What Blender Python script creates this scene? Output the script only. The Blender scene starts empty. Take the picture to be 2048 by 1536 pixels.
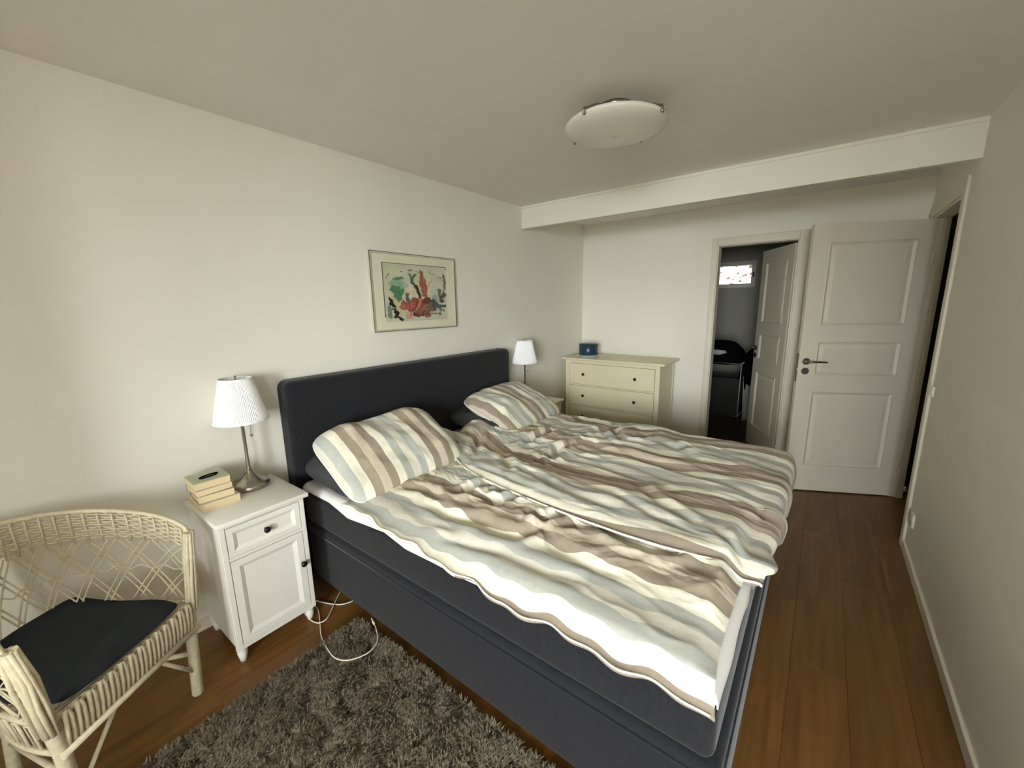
import bpy, bmesh, math, random
import numpy as np
from mathutils import Vector, Matrix

S = bpy.context.scene
C = S.collection
R = math.radians

# ------------------------------------------------------------------ camera
CAM = np.array([2.2721, 0.061, 1.5372])
YAW, PITCH, ROLL, FPX = 0.6532, -0.1921, -0.0169, 812.26
_f = np.array([-math.sin(YAW)*math.cos(PITCH), math.cos(YAW)*math.cos(PITCH), math.sin(PITCH)])
_r = np.array([math.cos(YAW), math.sin(YAW), 0.0])
_u = np.cross(_r, _f)
_c, _s = math.cos(ROLL), math.sin(ROLL)
_r, _u = _c*_r + _s*_u, -_s*_r + _c*_u
cd = bpy.data.cameras.new('camera')
cd.sensor_fit = 'HORIZONTAL'; cd.sensor_width = 36.0
cd.lens = 36.0*FPX/2048.0
cd.clip_start = 0.02; cd.clip_end = 200
cam = bpy.data.objects.new('camera', cd); C.objects.link(cam)
M = Matrix.Identity(4)
for i in range(3):
    M[i][0], M[i][1], M[i][2], M[i][3] = _r[i], _u[i], -_f[i], CAM[i]
cam.matrix_world = M
S.camera = cam

# ------------------------------------------------------------------ world: overcast daylight
W = bpy.data.worlds.new('overcast_sky'); S.world = W
W.use_nodes = True
bg = W.node_tree.nodes['Background']
bg.inputs['Color'].default_value = (0.965, 0.975, 1.0, 1)
bg.inputs['Strength'].default_value = 60.0

# daylight enters by an unseen window behind the camera; widening added to steer it;
# a light portal guides the sky sampling
WIN_X0, WIN_X1, WIN_Z0, WIN_Z1 = 2.30, 3.75, 0.75, 2.25
WB_Y0, WB_Y1 = -2.40, -1.95   # second window, added in the bay side to brighten the left wall
CLX, CLY = 0.85, -0.70       # corner of the unseen block added to shade the near-left part of the room
XW, RY0 = 4.10, -0.30        # room widened to XW, up to the right-hand wall at RY0, to steer daylight
def portal(name, loc, rot, sx, sy):
    l = bpy.data.lights.new(name, 'AREA'); l.shape = 'RECTANGLE'; l.size = sx; l.size_y = sy
    l.cycles.is_portal = True
    o = bpy.data.objects.new(name, l); C.objects.link(o); o.location = loc; o.rotation_euler = rot
    return o

S.view_settings.view_transform = 'Standard'
S.view_settings.look = 'None'
S.view_settings.gamma = 1.0
S.view_settings.use_curve_mapping = False
S.view_settings.exposure = 0.0
S.cycles.use_denoising = True
S.cycles.max_bounces = 10
S.cycles.diffuse_bounces = 7
S.cycles.transparent_max_bounces = 16
S.cycles.sample_clamp_indirect = 8.0

# ------------------------------------------------------------------ room numbers
H = 2.4006            # ceiling
YB = 3.2137           # beam face
HB = 0.187            # beam drop
YW = 4.4114           # back wall
XR = 2.8124           # right wall
TR = 0.085           # right-hand wall thickness
YF = -2.60            # wall behind the camera

# ------------------------------------------------------------------ helpers
def srgb(r, g, b):
    def l(c):
        c /= 255.0
        return c/12.92 if c <= 0.04045 else ((c+0.055)/1.055)**2.4
    return (l(r), l(g), l(b), 1.0)

def new_mat(name):
    m = bpy.data.materials.new(name); m.use_nodes = True
    return m, m.node_tree.nodes, m.node_tree.links, m.node_tree.nodes['Principled BSDF']

def mat(name, col, rough=0.5, metal=0.0, noise=0.0, nscale=30, bump=0.0, bscale=200, spec=0.5, coat=0.0, stretch=None, sheen=0.0, trans=0.0):
    """Principled material with procedural colour mottling and relief."""
    m, N, L, p = new_mat(name)
    p.inputs['Roughness'].default_value = rough
    p.inputs['Metallic'].default_value = metal
    p.inputs['Specular IOR Level'].default_value = spec
    p.inputs['Coat Weight'].default_value = coat
    p.inputs['Sheen Weight'].default_value = sheen
    p.inputs['Base Color'].default_value = col
    tc = N.new('ShaderNodeTexCoord')
    src = tc.outputs['Object']
    if stretch:
        mp = N.new('ShaderNodeMapping'); mp.inputs['Scale'].default_value = stretch
        L.new(src, mp.inputs['Vector']); src = mp.outputs['Vector']
    if noise > 0:
        n = N.new('ShaderNodeTexNoise'); n.inputs['Scale'].default_value = nscale; n.inputs['Detail'].default_value = 5
        L.new(src, n.inputs['Vector'])
        r = N.new('ShaderNodeMapRange'); r.inputs['From Min'].default_value = 0.3; r.inputs['From Max'].default_value = 0.7
        r.inputs['To Min'].default_value = 1-noise; r.inputs['To Max'].default_value = 1+noise
        L.new(n.outputs['Fac'], r.inputs['Value'])
        mx = N.new('ShaderNodeVectorMath'); mx.operation = 'SCALE'
        mx.inputs[0].default_value = col[:3]
        L.new(r.outputs['Result'], mx.inputs['Scale'])
        L.new(mx.outputs['Vector'], p.inputs['Base Color'])
    if bump > 0:
        n2 = N.new('ShaderNodeTexNoise'); n2.inputs['Scale'].default_value = bscale; n2.inputs['Detail'].default_value = 4
        L.new(src, n2.inputs['Vector'])
        b = N.new('ShaderNodeBump'); b.inputs['Strength'].default_value = bump; b.inputs['Distance'].default_value = 0.002
        L.new(n2.outputs['Fac'], b.inputs['Height']); L.new(b.outputs['Normal'], p.inputs['Normal'])
    return m

def mesh(name, v, f, m=None, parent=None, smooth=False, uv=None):
    me = bpy.data.meshes.new(name)
    me.from_pydata([tuple(map(float, a)) for a in v], [], [tuple(int(i) for i in a) for a in f])
    if smooth:
        me.polygons.foreach_set('use_smooth', [True]*len(me.polygons))
    if m is not None:
        for k in (m if isinstance(m, (list, tuple)) else [m]): me.materials.append(k)
    if uv is not None:
        l = me.uv_layers.new(name='UVMap')
        li = np.zeros(len(me.loops), dtype=np.int32); me.loops.foreach_get('vertex_index', li)
        l.data.foreach_set('uv', np.asarray(uv, dtype=np.float32)[li].ravel())
    me.update()
    o = bpy.data.objects.new(name, me); C.objects.link(o)
    if parent is not None: o.parent = parent
    return o

class MB:
    """collects shapes for ONE mesh object"""
    def __init__(self): self.v = []; self.f = []; self.sm = []
    def add(self, v, f, smooth=False):
        k = len(self.v); self.v += [tuple(map(float, a)) for a in v]
        self.f += [tuple(int(i)+k for i in a) for a in f]; self.sm += [smooth]*len(f)
        return self
    def box(self, a, b, bev=0.0, seg=2):
        x0, y0, z0 = [min(a[i], b[i]) for i in range(3)]; x1, y1, z1 = [max(a[i], b[i]) for i in range(3)]
        if bev <= 0:
            return self.add([(x0,y0,z0),(x1,y0,z0),(x1,y1,z0),(x0,y1,z0),(x0,y0,z1),(x1,y0,z1),(x1,y1,z1),(x0,y1,z1)],
                            [(0,3,2,1),(4,5,6,7),(0,1,5,4),(1,2,6,5),(2,3,7,6),(3,0,4,7)])
        bm = bmesh.new(); bmesh.ops.create_cube(bm, size=1)
        for q in bm.verts: q.co = Vector(((x0+x1)/2+q.co.x*(x1-x0), (y0+y1)/2+q.co.y*(y1-y0), (z0+z1)/2+q.co.z*(z1-z0)))
        bmesh.ops.bevel(bm, geom=bm.edges[:], offset=bev, segments=seg, profile=0.5, affect='EDGES')
        bm.verts.index_update()
        vs = [q.co[:] for q in bm.verts]; fs = [[q.index for q in g.verts] for g in bm.faces]
        bm.free()
        return self.add(vs, fs, seg > 1)
    def tube(self, path, r, n=8, cap=True, closed=False):
        P = [np.array(p, float) for p in path]; k = len(P)
        rr = r if isinstance(r, (list, tuple, np.ndarray)) else [r]*k
        vs = []; fs = []
        up = None
        for i in range(k):
            if closed: t = P[(i+1) % k]-P[i-1]
            else: t = P[min(i+1, k-1)]-P[max(i-1, 0)]
            t = t/(np.linalg.norm(t)+1e-12)
            if up is None:
                up = np.array([0, 0, 1.0]) if abs(t[2]) < 0.9 else np.array([1.0, 0, 0])
            a = up-t*np.dot(up, t); a /= np.linalg.norm(a)+1e-12; up = a
            b = np.cross(t, a)
            for j in range(n):
                th = 2*math.pi*j/n
                vs.append(P[i]+rr[i]*(math.cos(th)*a+math.sin(th)*b))
        for i in range(k if closed else k-1):
            i2 = (i+1) % k
            for j in range(n):
                j2 = (j+1) % n
                fs.append((i*n+j, i*n+j2, i2*n+j2, i2*n+j))
        self.add(vs, fs, True)
        if cap and not closed:
            k0 = len(self.v)-len(vs)
            self.f.append(tuple(k0+j for j in reversed(range(n)))); self.sm.append(False)
            self.f.append(tuple(k0+(k-1)*n+j for j in range(n))); self.sm.append(False)
        return self
    def lathe(self, prof, n=32, c=(0,0,0), wob=None):
        vs = []; fs = []
        for (r, z) in prof:
            for j in range(n):
                th = 2*math.pi*j/n
                q = r*(1+(wob(j, z) if wob else 0))
                vs.append((c[0]+q*math.cos(th), c[1]+q*math.sin(th), c[2]+z))
        for i in range(len(prof)-1):
            for j in range(n):
                j2 = (j+1) % n
                fs.append((i*n+j, i*n+j2, (i+1)*n+j2, (i+1)*n+j))
        return self.add(vs, fs, True)
    def sphere(self, c, r, n=12, m=8):
        pr = [(max(1e-5, math.sin(math.pi*i/m)), -math.cos(math.pi*i/m)) for i in range(m+1)]
        rx = r if isinstance(r, (tuple, list)) else (r, r, r)
        vs = []; fs = []
        for (a, z) in pr:
            for j in range(n):
                th = 2*math.pi*j/n
                vs.append((c[0]+rx[0]*a*math.cos(th), c[1]+rx[1]*a*math.sin(th), c[2]+rx[2]*z))
        for i in range(m):
            for j in range(n):
                j2 = (j+1) % n
                fs.append((i*n+j, i*n+j2, (i+1)*n+j2, (i+1)*n+j))
        return self.add(vs, fs, True)
    def build(self, name, m=None, parent=None, loc=None, rot=None):
        me = bpy.data.meshes.new(name); me.from_pydata(self.v, [], self.f)
        me.polygons.foreach_set('use_smooth', self.sm)
        if m is not None: me.materials.append(m)
        me.update()
        o = bpy.data.objects.new(name, me); C.objects.link(o)
        if parent is not None: o.parent = parent
        if loc is not None: o.location = loc
        if rot is not None: o.rotation_euler = rot
        return o

def tag(o, label=None, cat=None, group=None, kind=None):
    if label: o['label'] = label
    if cat: o['category'] = cat
    if group: o['group'] = group
    if kind: o['kind'] = kind
    return o
def thing(name, label, cat, loc=(0,0,0), rz=0.0, group=None, kind=None):
    o = bpy.data.objects.new(name, None); C.objects.link(o)
    o.empty_display_size = 0.05
    o.location = loc; o.rotation_euler = (0, 0, rz)
    return tag(o, label, cat, group, kind)
def kids(o): return [c for c in C.objects if c.parent == o]
def copy_tree(o, parent=None):
    c = o.copy(); C.objects.link(c)
    if parent is not None: c.parent = parent
    for ch in kids(o): copy_tree(ch, c)
    return c

def vnoise(seed, n=64):
    """smooth periodic value noise in numpy"""
    g = np.random.RandomState(seed).rand(n, n)
    def f(x, y):
        xi = np.floor(x).astype(int); yi = np.floor(y).astype(int)
        fx = x-xi; fy = y-yi
        fx = fx*fx*fx*(fx*(fx*6-15)+10); fy = fy*fy*fy*(fy*(fy*6-15)+10)
        a = g[xi % n, yi % n]; b = g[(xi+1) % n, yi % n]; c = g[xi % n, (yi+1) % n]; d = g[(xi+1) % n, (yi+1) % n]
        return (a*(1-fx)+b*fx)*(1-fy)+(c*(1-fx)+d*fx)*fy-0.5
    return f

# ------------------------------------------------------------------ materials
WALL = mat('wall_paint', srgb(236, 233, 222), 0.85, noise=0.012, nscale=3, bump=0.12, bscale=140, spec=0.2)
CEIL = mat('ceiling_paint', srgb(240, 237, 230), 0.9, noise=0.015, nscale=4, bump=0.1, bscale=160, spec=0.15)
RWALL = WALL
TRIM = mat('white_trim_paint', srgb(226, 220, 204), 0.45, noise=0.01, nscale=8, spec=0.4)
DOORM = mat('door_paint', srgb(224, 217, 200), 0.4, noise=0.012, nscale=6, spec=0.45)
LACQ = mat('white_lacquer', srgb(236, 233, 224), 0.38, noise=0.01, nscale=10, spec=0.45)
CREAM = mat('cream_lacquer', srgb(228, 219, 190), 0.42, noise=0.015, nscale=12, spec=0.4)
KNOB = mat('dark_bronze_knob', srgb(38, 32, 28), 0.35, metal=0.6, noise=0.1, nscale=60)
STEEL = mat('brushed_nickel', srgb(178, 172, 160), 0.28, metal=1.0, noise=0.06, nscale=20, stretch=(1, 1, 40), bump=0.05, bscale=80)
CHROME = mat('satin_steel_handle', srgb(165, 160, 150), 0.25, metal=1.0, noise=0.04, nscale=40)
SHADE = mat('white_pleated_fabric', srgb(251, 251, 253), 0.85, noise=0.02, nscale=60, bump=0.2, bscale=500, spec=0.1)
WICKER = mat('white_painted_wicker', srgb(214, 203, 176), 0.6, noise=0.10, nscale=50, bump=0.35, bscale=160, spec=0.3)
PAPER = mat('book_pages', srgb(228, 208, 172), 0.9, noise=0.05, nscale=8, stretch=(1, 1, 60), bump=0.3, bscale=60, spec=0.1)
SHEET = mat('white_bed_sheet', srgb(240, 238, 236), 0.85, noise=0.02, nscale=10, bump=0.2, bscale=60, spec=0.1)
PIPING = mat('white_piping', srgb(246, 243, 232), 0.85, noise=0.02, nscale=90, spec=0.1)
CHAR = mat('charcoal_pillowcase', srgb(66, 66, 68), 0.9, noise=0.06, nscale=9, bump=0.15, bscale=500, spec=0.1)
CABLE = mat('white_cable_plastic', srgb(226, 218, 200), 0.4, noise=0.02, nscale=40)
GLASSW = mat('opal_glass', srgb(228, 224, 212), 0.25, noise=0.02, nscale=5, spec=0.5)
PLAST = mat('white_plastic', srgb(232, 228, 216), 0.35, noise=0.01, nscale=20)
BLACK = mat('black_clothing', srgb(14, 14, 15), 0.95, noise=0.15, nscale=14, bump=0.4, bscale=40, spec=0.05)
GREYFAB = mat('grey_hamper_mesh', srgb(58, 58, 56), 0.9, noise=0.08, nscale=120, bump=0.3, bscale=500, spec=0.1)
PALECLOTH = mat('pale_grey_cloth', srgb(190, 190, 186), 0.9, noise=0.04, nscale=12, spec=0.1)
SEATPAD = mat('slate_seat_cushion', srgb(50, 53, 58), 0.95, noise=0.06, nscale=25, bump=0.3, bscale=700, spec=0.05)
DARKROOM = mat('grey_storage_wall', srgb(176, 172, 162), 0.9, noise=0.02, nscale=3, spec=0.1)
STFLOOR = mat('dark_storage_floor', srgb(92, 80, 62), 0.6, noise=0.1, nscale=6)

def upholstery():
    m, N, L, p = new_mat('navy_charcoal_upholstery')
    tc = N.new('ShaderNodeTexCoord')
    ns = []
    for sc in ((500, 500, 40), (40, 40, 600)):
        mp = N.new('ShaderNodeMapping'); mp.inputs['Scale'].default_value = sc
        L.new(tc.outputs['Object'], mp.inputs['Vector'])
        n = N.new('ShaderNodeTexNoise'); n.inputs['Scale'].default_value = 0.8; n.inputs['Detail'].default_value = 3
        L.new(mp.outputs['Vector'], n.inputs['Vector']); ns.append(n)
    a = N.new('ShaderNodeMath'); a.operation = 'ADD'
    L.new(ns[0].outputs['Fac'], a.inputs[0]); L.new(ns[1].outputs['Fac'], a.inputs[1])
    cr = N.new('ShaderNodeValToRGB')
    cr.color_ramp.elements[0].position = 0.30; cr.color_ramp.elements[0].color = srgb(23, 23, 26)
    cr.color_ramp.elements[1].position = 0.75; cr.color_ramp.elements[1].color = srgb(46, 46, 51)
    h = N.new('ShaderNodeMath'); h.operation = 'MULTIPLY'; h.inputs[1].default_value = 0.5
    L.new(a.outputs[0], h.inputs[0]); L.new(h.outputs[0], cr.inputs['Fac'])
    L.new(cr.outputs['Color'], p.inputs['Base Color'])
    b = N.new('ShaderNodeBump'); b.inputs['Strength'].default_value = 0.35; b.inputs['Distance'].default_value = 0.001
    L.new(h.outputs[0], b.inputs['Height']); L.new(b.outputs['Normal'], p.inputs['Normal'])
    p.inputs['Roughness'].default_value = 0.95; p.inputs['Specular IOR Level'].default_value = 0.1
    p.inputs['Sheen Weight'].default_value = 0.15; p.inputs['Sheen Roughness'].default_value = 0.5
    return m
UPH = upholstery()

def laminate():
    m, N, L, p = new_mat('beech_laminate')
    tc = N.new('ShaderNodeTexCoord'); oi = N.new('ShaderNodeObjectInfo')
    off = N.new('ShaderNodeVectorMath'); off.operation = 'SCALE'; off.inputs[0].default_value = (37.0, 91.0, 17.0)
    L.new(oi.outputs['Random'], off.inputs['Scale'])
    ad = N.new('ShaderNodeVectorMath'); ad.operation = 'ADD'
    L.new(tc.outputs['Object'], ad.inputs[0]); L.new(off.outputs['Vector'], ad.inputs[1])
    mp = N.new('ShaderNodeMapping'); mp.inputs['Scale'].default_value = (26, 1.6, 1)
    L.new(ad.outputs['Vector'], mp.inputs['Vector'])
    n = N.new('ShaderNodeTexNoise'); n.inputs['Scale'].default_value = 1.4; n.inputs['Detail'].default_value = 6
    L.new(mp.outputs['Vector'], n.inputs['Vector'])
    # two staves per board, each with a tone of its own
    mp2 = N.new('ShaderNodeMapping'); mp2.inputs['Scale'].default_value = (15.6, 2.4, 1)
    L.new(ad.outputs['Vector'], mp2.inputs['Vector'])
    vo = N.new('ShaderNodeTexVoronoi'); vo.inputs['Scale'].default_value = 1.0; vo.distance = 'CHEBYCHEV'
    L.new(mp2.outputs['Vector'], vo.inputs['Vector'])
    sv = N.new('ShaderNodeSeparateColor'); L.new(vo.outputs['Color'], sv.inputs['Color'])
    mxv = N.new('ShaderNodeMath'); mxv.operation = 'MULTIPLY_ADD'; mxv.inputs[1].default_value = 0.30; mxv.inputs[2].default_value = -0.15
    L.new(sv.outputs['Red'], mxv.inputs[0])
    add = N.new('ShaderNodeMath'); add.operation = 'ADD'
    L.new(n.outputs['Fac'], add.inputs[0]); L.new(mxv.outputs[0], add.inputs[1])
    cr = N.new('ShaderNodeValToRGB')
    cr.color_ramp.elements[0].position = 0.25; cr.color_ramp.elements[0].color = srgb(102, 70, 34)
    cr.color_ramp.elements[1].position = 0.8; cr.color_ramp.elements[1].color = srgb(126, 88, 46)
    L.new(add.outputs[0], cr.inputs['Fac'])
    br = N.new('ShaderNodeMapRange'); br.inputs['To Min'].default_value = 0.88; br.inputs['To Max'].default_value = 1.1
    L.new(oi.outputs['Random'], br.inputs['Value'])
    mx = N.new('ShaderNodeVectorMath'); mx.operation = 'SCALE'
    L.new(cr.outputs['Color'], mx.inputs[0]); L.new(br.outputs['Result'], mx.inputs['Scale'])
    L.new(mx.outputs['Vector'], p.inputs['Base Color'])
    p.inputs['Roughness'].default_value = 0.36; p.inputs['Specular IOR Level'].default_value = 0.35
    return m
LAM = laminate()

def glass(name='clear_window_glass', tint=(0.96, 0.98, 0.97, 1)):
    m, N, L, p = new_mat(name)
    N.remove(p)
    t = N.new('ShaderNodeBsdfTransparent'); t.inputs['Color'].default_value = tint
    g = N.new('ShaderNodeBsdfGlossy'); g.inputs['Roughness'].default_value = 0.01
    fr = N.new('ShaderNodeFresnel'); fr.inputs['IOR'].default_value = 1.45
    x = N.new('ShaderNodeMixShader')
    L.new(fr.outputs[0], x.inputs[0]); L.new(t.outputs[0], x.inputs[1]); L.new(g.outputs[0], x.inputs[2])
    L.new(x.outputs[0], N['Material Output'].inputs['Surface'])
    return m
GLASS = glass()

STRIPE_W = 0.055
def stripes(name, width):
    """woven stripes running along the cloth; UV x = metres across the cloth"""
    m, N, L, p = new_mat(name)
    cols = [srgb(241, 237, 218), srgb(163, 149, 132), srgb(208, 196, 178), srgb(158, 145, 129),
            srgb(242, 238, 220), srgb(184, 186, 177), srgb(221, 217, 203), srgb(190, 192, 184)]
    uv = N.new('ShaderNodeUVMap')
    sx = N.new('ShaderNodeSeparateXYZ'); L.new(uv.outputs['UV'], sx.inputs[0])
    d = N.new('ShaderNodeMath'); d.operation = 'DIVIDE'; d.inputs[1].default_value = width*8
    L.new(sx.outputs['X'], d.inputs[0])
    fr = N.new('ShaderNodeMath'); fr.operation = 'FRACT'; L.new(d.outputs[0], fr.inputs[0])
    cr = N.new('ShaderNodeValToRGB'); cr.color_ramp.interpolation = 'CONSTANT'
    e = cr.color_ramp.elements
    e[0].position = 0; e[0].color = cols[0]; e[1].position = 1/8; e[1].color = cols[1]
    for i in range(2, 8):
        q = e.new(i/8); q.color = cols[i]
    L.new(fr.outputs[0], cr.inputs['Fac'])
    # thread-level mottling
    tc = N.new('ShaderNodeTexCoord')
    n = N.new('ShaderNodeTexNoise'); n.inputs['Scale'].default_value = 45; n.inputs['Detail'].default_value = 4
    L.new(tc.outputs['Object'], n.inputs['Vector'])
    r = N.new('ShaderNodeMapRange'); r.inputs['From Min'].default_value = 0.3; r.inputs['From Max'].default_value = 0.7
    r.inputs['To Min'].default_value = 0.95; r.inputs['To Max'].default_value = 1.04
    L.new(n.outputs['Fac'], r.inputs['Value'])
    mx = N.new('ShaderNodeVectorMath'); mx.operation = 'SCALE'
    L.new(cr.outputs['Color'], mx.inputs[0]); L.new(r.outputs['Result'], mx.inputs['Scale'])
    L.new(mx.outputs['Vector'], p.inputs['Base Color'])
    n2 = N.new('ShaderNodeTexNoise'); n2.inputs['Scale'].default_value = 70; n2.inputs['Detail'].default_value = 5
    L.new(tc.outputs['Object'], n2.inputs['Vector'])
    b = N.new('ShaderNodeBump'); b.inputs['Strength'].default_value = 0.25; b.inputs['Distance'].default_value = 0.003
    L.new(n2.outputs['Fac'], b.inputs['Height']); L.new(b.outputs['Normal'], p.inputs['Normal'])
    p.inputs['Roughness'].default_value = 0.9; p.inputs['Specular IOR Level'].default_value = 0.1
    p.inputs['Sheen Weight'].default_value = 0.1
    return m
STRIPE = stripes('striped_cotton', STRIPE_W)
STRIPE_P = stripes('striped_pillow_cotton', 0.0445)

# ================================================================== SETTING
def struct(name, mb, m, parent=None):
    o = mb.build(name, m, parent)
    o['kind'] = 'structure'
    return o
T = 0.12
# floor: beech boards laid along y
fl = MB().box((-T, YF-T, -0.12), (XW+T, YW, -0.012)).box((XR, 2.4, -0.12), (XR+1.6, YW+T+0.2, -0.012))
floor = struct('floor', fl, mat('floor_underlay', srgb(70, 48, 28), 0.8, noise=0.05))
rnd = random.Random(7)
bw, bl = 0.192, 1.285
nx = int(math.ceil(XW/bw))
for i in range(nx):
    x0 = 0.0+i*bw; x1 = min(x0+bw, XW); yend = YW if x0 < XR+0.1 else RY0
    y = YF - rnd.random()*bl
    while y < yend:
        ya, yb_ = max(y, YF), min(y+bl, yend)
        if yb_-ya > 0.02:
            b = MB(); hx, hy = (x1-x0)/2-0.0003, (yb_-ya)/2-0.0003
            c = 0.0007
            b.add([(-hx,-hy,-0.012),(hx,-hy,-0.012),(hx,hy,-0.012),(-hx,hy,-0.012),
                   (-hx,-hy,-c),(hx,-hy,-c),(hx,hy,-c),(-hx,hy,-c),
                   (-hx+c,-hy+c,0),(hx-c,-hy+c,0),(hx-c,hy-c,0),(-hx+c,hy-c,0)],
                  [(0,1,5,4),(1,2,6,5),(2,3,7,6),(3,0,4,7),(4,5,9,8),(5,6,10,9),(6,7,11,10),(7,4,8,11),(8,9,10,11)])
            b.build('floor_board', LAM, floor, ((x0+x1)/2, (ya+yb_)/2, 0))
        y += bl

struct('ceiling', MB().box((-T, YF-T, H), (XR+T, YW+T, H+0.1)).box((XR+T, YF-T, H), (XW+T, RY0+T, H+0.1)), CEIL)
struct('wall_left', MB().box((-T, YF-T, 0), (0, YW+T, H)), WALL)
# wall behind the camera with the window; shading block added at left, bay added at right to steer light
w = MB()
w.box((0, YF-T, 0), (WIN_X0, YF, H)).box((WIN_X1, YF-T, 0), (XW+T, YF, H)).box((WIN_X0, YF-T, 0), (WIN_X1, YF, WIN_Z0)).box((WIN_X0, YF-T, WIN_Z1), (WIN_X1, YF, H))
struct('wall_front', w, WALL)
struct('wall_shading_block', MB().box((0, YF, 0), (CLX, CLY, H)), WALL)  # unseen block, added to keep window light off the near-left corner
w = MB().box((XW, YF-T, 0), (XW+T, WB_Y0, H)).box((XW, WB_Y1, 0), (XW+T, RY0+T, H)).box((XW, WB_Y0, 0), (XW+T, WB_Y1, WIN_Z0)).box((XW, WB_Y0, WIN_Z1), (XW+T, WB_Y1, H))
struct('wall_added_bay_right', w, WALL)
struct('wall_added_bay_back', MB().box((XR+TR-0.02, RY0, 0), (XW, RY0+T, H)), WALL)

# right wall with the doorway near the back corner
DY0, DY1, DZ = 3.43, 4.262, 2.10
w = MB()
w.box((XR, RY0, 0), (XR+TR, DY0, H)).box((XR, DY0, DZ), (XR+TR, DY1, H)).box((XR, DY1, 0), (XR+TR, YW+T, H))
struct('wall_right', w, RWALL)
# back wall with the storage-room doorway
QX0, QX1, QZ = 1.415-0.012, 2.026+0.03, 2.056
w = MB()
w.box((0, YW, 0), (QX0, YW+T, H)).box((QX0, YW, QZ), (QX1, YW+T, H)).box((QX1, YW, 0), (XR, YW+T, H))
struct('wall_back', w, WALL)
# beam across the room, with the thin moulding at the ceiling
struct('ceiling_beam', MB().box((0, YB, H-HB), (XR, YB+0.045, H)), WALL)
struct('trim_beam', MB().box((0, YB-0.010, H-0.020), (XR, YB, H), 0.003, 1), WALL)
# baseboards
BBH, BBT = 0.06, 0.013
struct('baseboard_left', MB().box((0, CLY, 0), (BBT, YW, BBH), 0.003, 1), TRIM)
struct('baseboard_right', MB().box((XR-BBT, RY0, 0), (XR, DY0-0.078, BBH), 0.003, 1), TRIM)
b = MB().box((0, YW-BBT, 0), (QX0-0.06, YW, BBH), 0.003, 1)
b.box((QX1+0.06, YW-BBT, 0), (XR, YW, BBH), 0.003, 1)
struct('baseboard_back', b, TRIM)
struct('baseboard_front', MB().box((CLX, YF, 0), (XW, YF+BBT, BBH), 0.003, 1), TRIM)

# ---- unseen windows behind the camera; the bay one is added to brighten the left wall
def casement(name, loc, rz, half):
    win = thing(name, None, None, loc, rz, kind='structure')
    wz = WIN_Z1-WIN_Z0
    fr = MB()
    for (a, b_) in (((-half, -0.09, 0), (-half+0.05, -0.03, wz)), ((half-0.05, -0.09, 0), (half, -0.03, wz)), ((-half, -0.09, 0), (half, -0.03, 0.05)),
                    ((-half, -0.09, wz-0.05), (half, -0.03, wz)), ((-0.03, -0.09, 0), (0.03, -0.03, wz))):
        fr.box(a, b_, 0.004, 1)
    fr.build('window_frame', TRIM, win)
    MB().box((-half-0.04, -0.03, -0.03), (half+0.04, 0.04, 0.0), 0.004, 1).build('window_sill', TRIM, win)
    for s in (-1, 1):
        MB().box((min(s*0.03, s*(half-0.05)), -0.062, 0.05), (max(s*0.03, s*(half-0.05)), -0.058, wz-0.05)).build('pane', GLASS, win)
    return win
wz = WIN_Z1-WIN_Z0
casement('window_1', ((WIN_X0+WIN_X1)/2, YF, WIN_Z0), 0, (WIN_X1-WIN_X0)/2)
portal('window_portal', ((WIN_X0+WIN_X1)/2, YF-T-0.01, (WIN_Z0+WIN_Z1)/2), (R(90), 0, 0), WIN_X1-WIN_X0, wz)
casement('added_bay_window', (XW, (WB_Y0+WB_Y1)/2, WIN_Z0), R(90), (WB_Y1-WB_Y0)/2)  # extra window, added for more light on the headboard wall
portal('added_bay_portal', (XW+T+0.01, (WB_Y0+WB_Y1)/2, (WIN_Z0+WIN_Z1)/2), (0, R(90), 0), wz, WB_Y1-WB_Y0)

# ---- panelled door leaf builder: local x from hinge, z up, thickness in y
def panel_leaf(parent, Wd, Hd, Td, panels, m, name='leaf', mould=0.022, deep=0.010, field=0.03):
    mb = MB(); h = Td/2
    xs0 = min(p[0] for p in panels); xs1 = max(p[1] for p in panels)
    mb.box((0, -h, 0), (xs0, h, Hd)).box((xs1, -h, 0), (Wd, h, Hd))
    zs = sorted(panels, key=lambda p: p[2]); z = 0
    for p in zs:
        mb.box((xs0, -h, z), (xs1, h, p[2])); z = p[3]
    mb.box((xs0, -h, z), (xs1, h, Hd))
    leaf = mb.build(name, m, parent)
    for p in panels:
        x0, x1, z0, z1 = p
        q = MB()
        for s in (-1, 1):
            ring = []
            for ins, dep in ((0, 0.002), (0.006, -0.004), (mould, deep), (mould+0.004, deep), (mould+field, deep-0.005)):
                y = s*(h-dep)
                ring.append([(x0+ins, y, z0+ins), (x1-ins, y, z0+ins), (x1-ins, y, z1-ins), (x0+ins, y, z1-ins)])
            vs = [a for r_ in ring for a in r_]; fs = []
            for i in range(len(ring)-1):
                for j in range(4):
                    a, b2 = i*4+j, i*4+(j+1) % 4
                    f = (a, b2, b2+4, a+4); fs.append(f if s < 0 else f[::-1])
            k = (len(ring)-1)*4
            f = (k, k+1, k+2, k+3); fs.append(f if s < 0 else f[::-1])
            q.add(vs, fs)
        q.build('panel', m, leaf)
    return leaf

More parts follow.
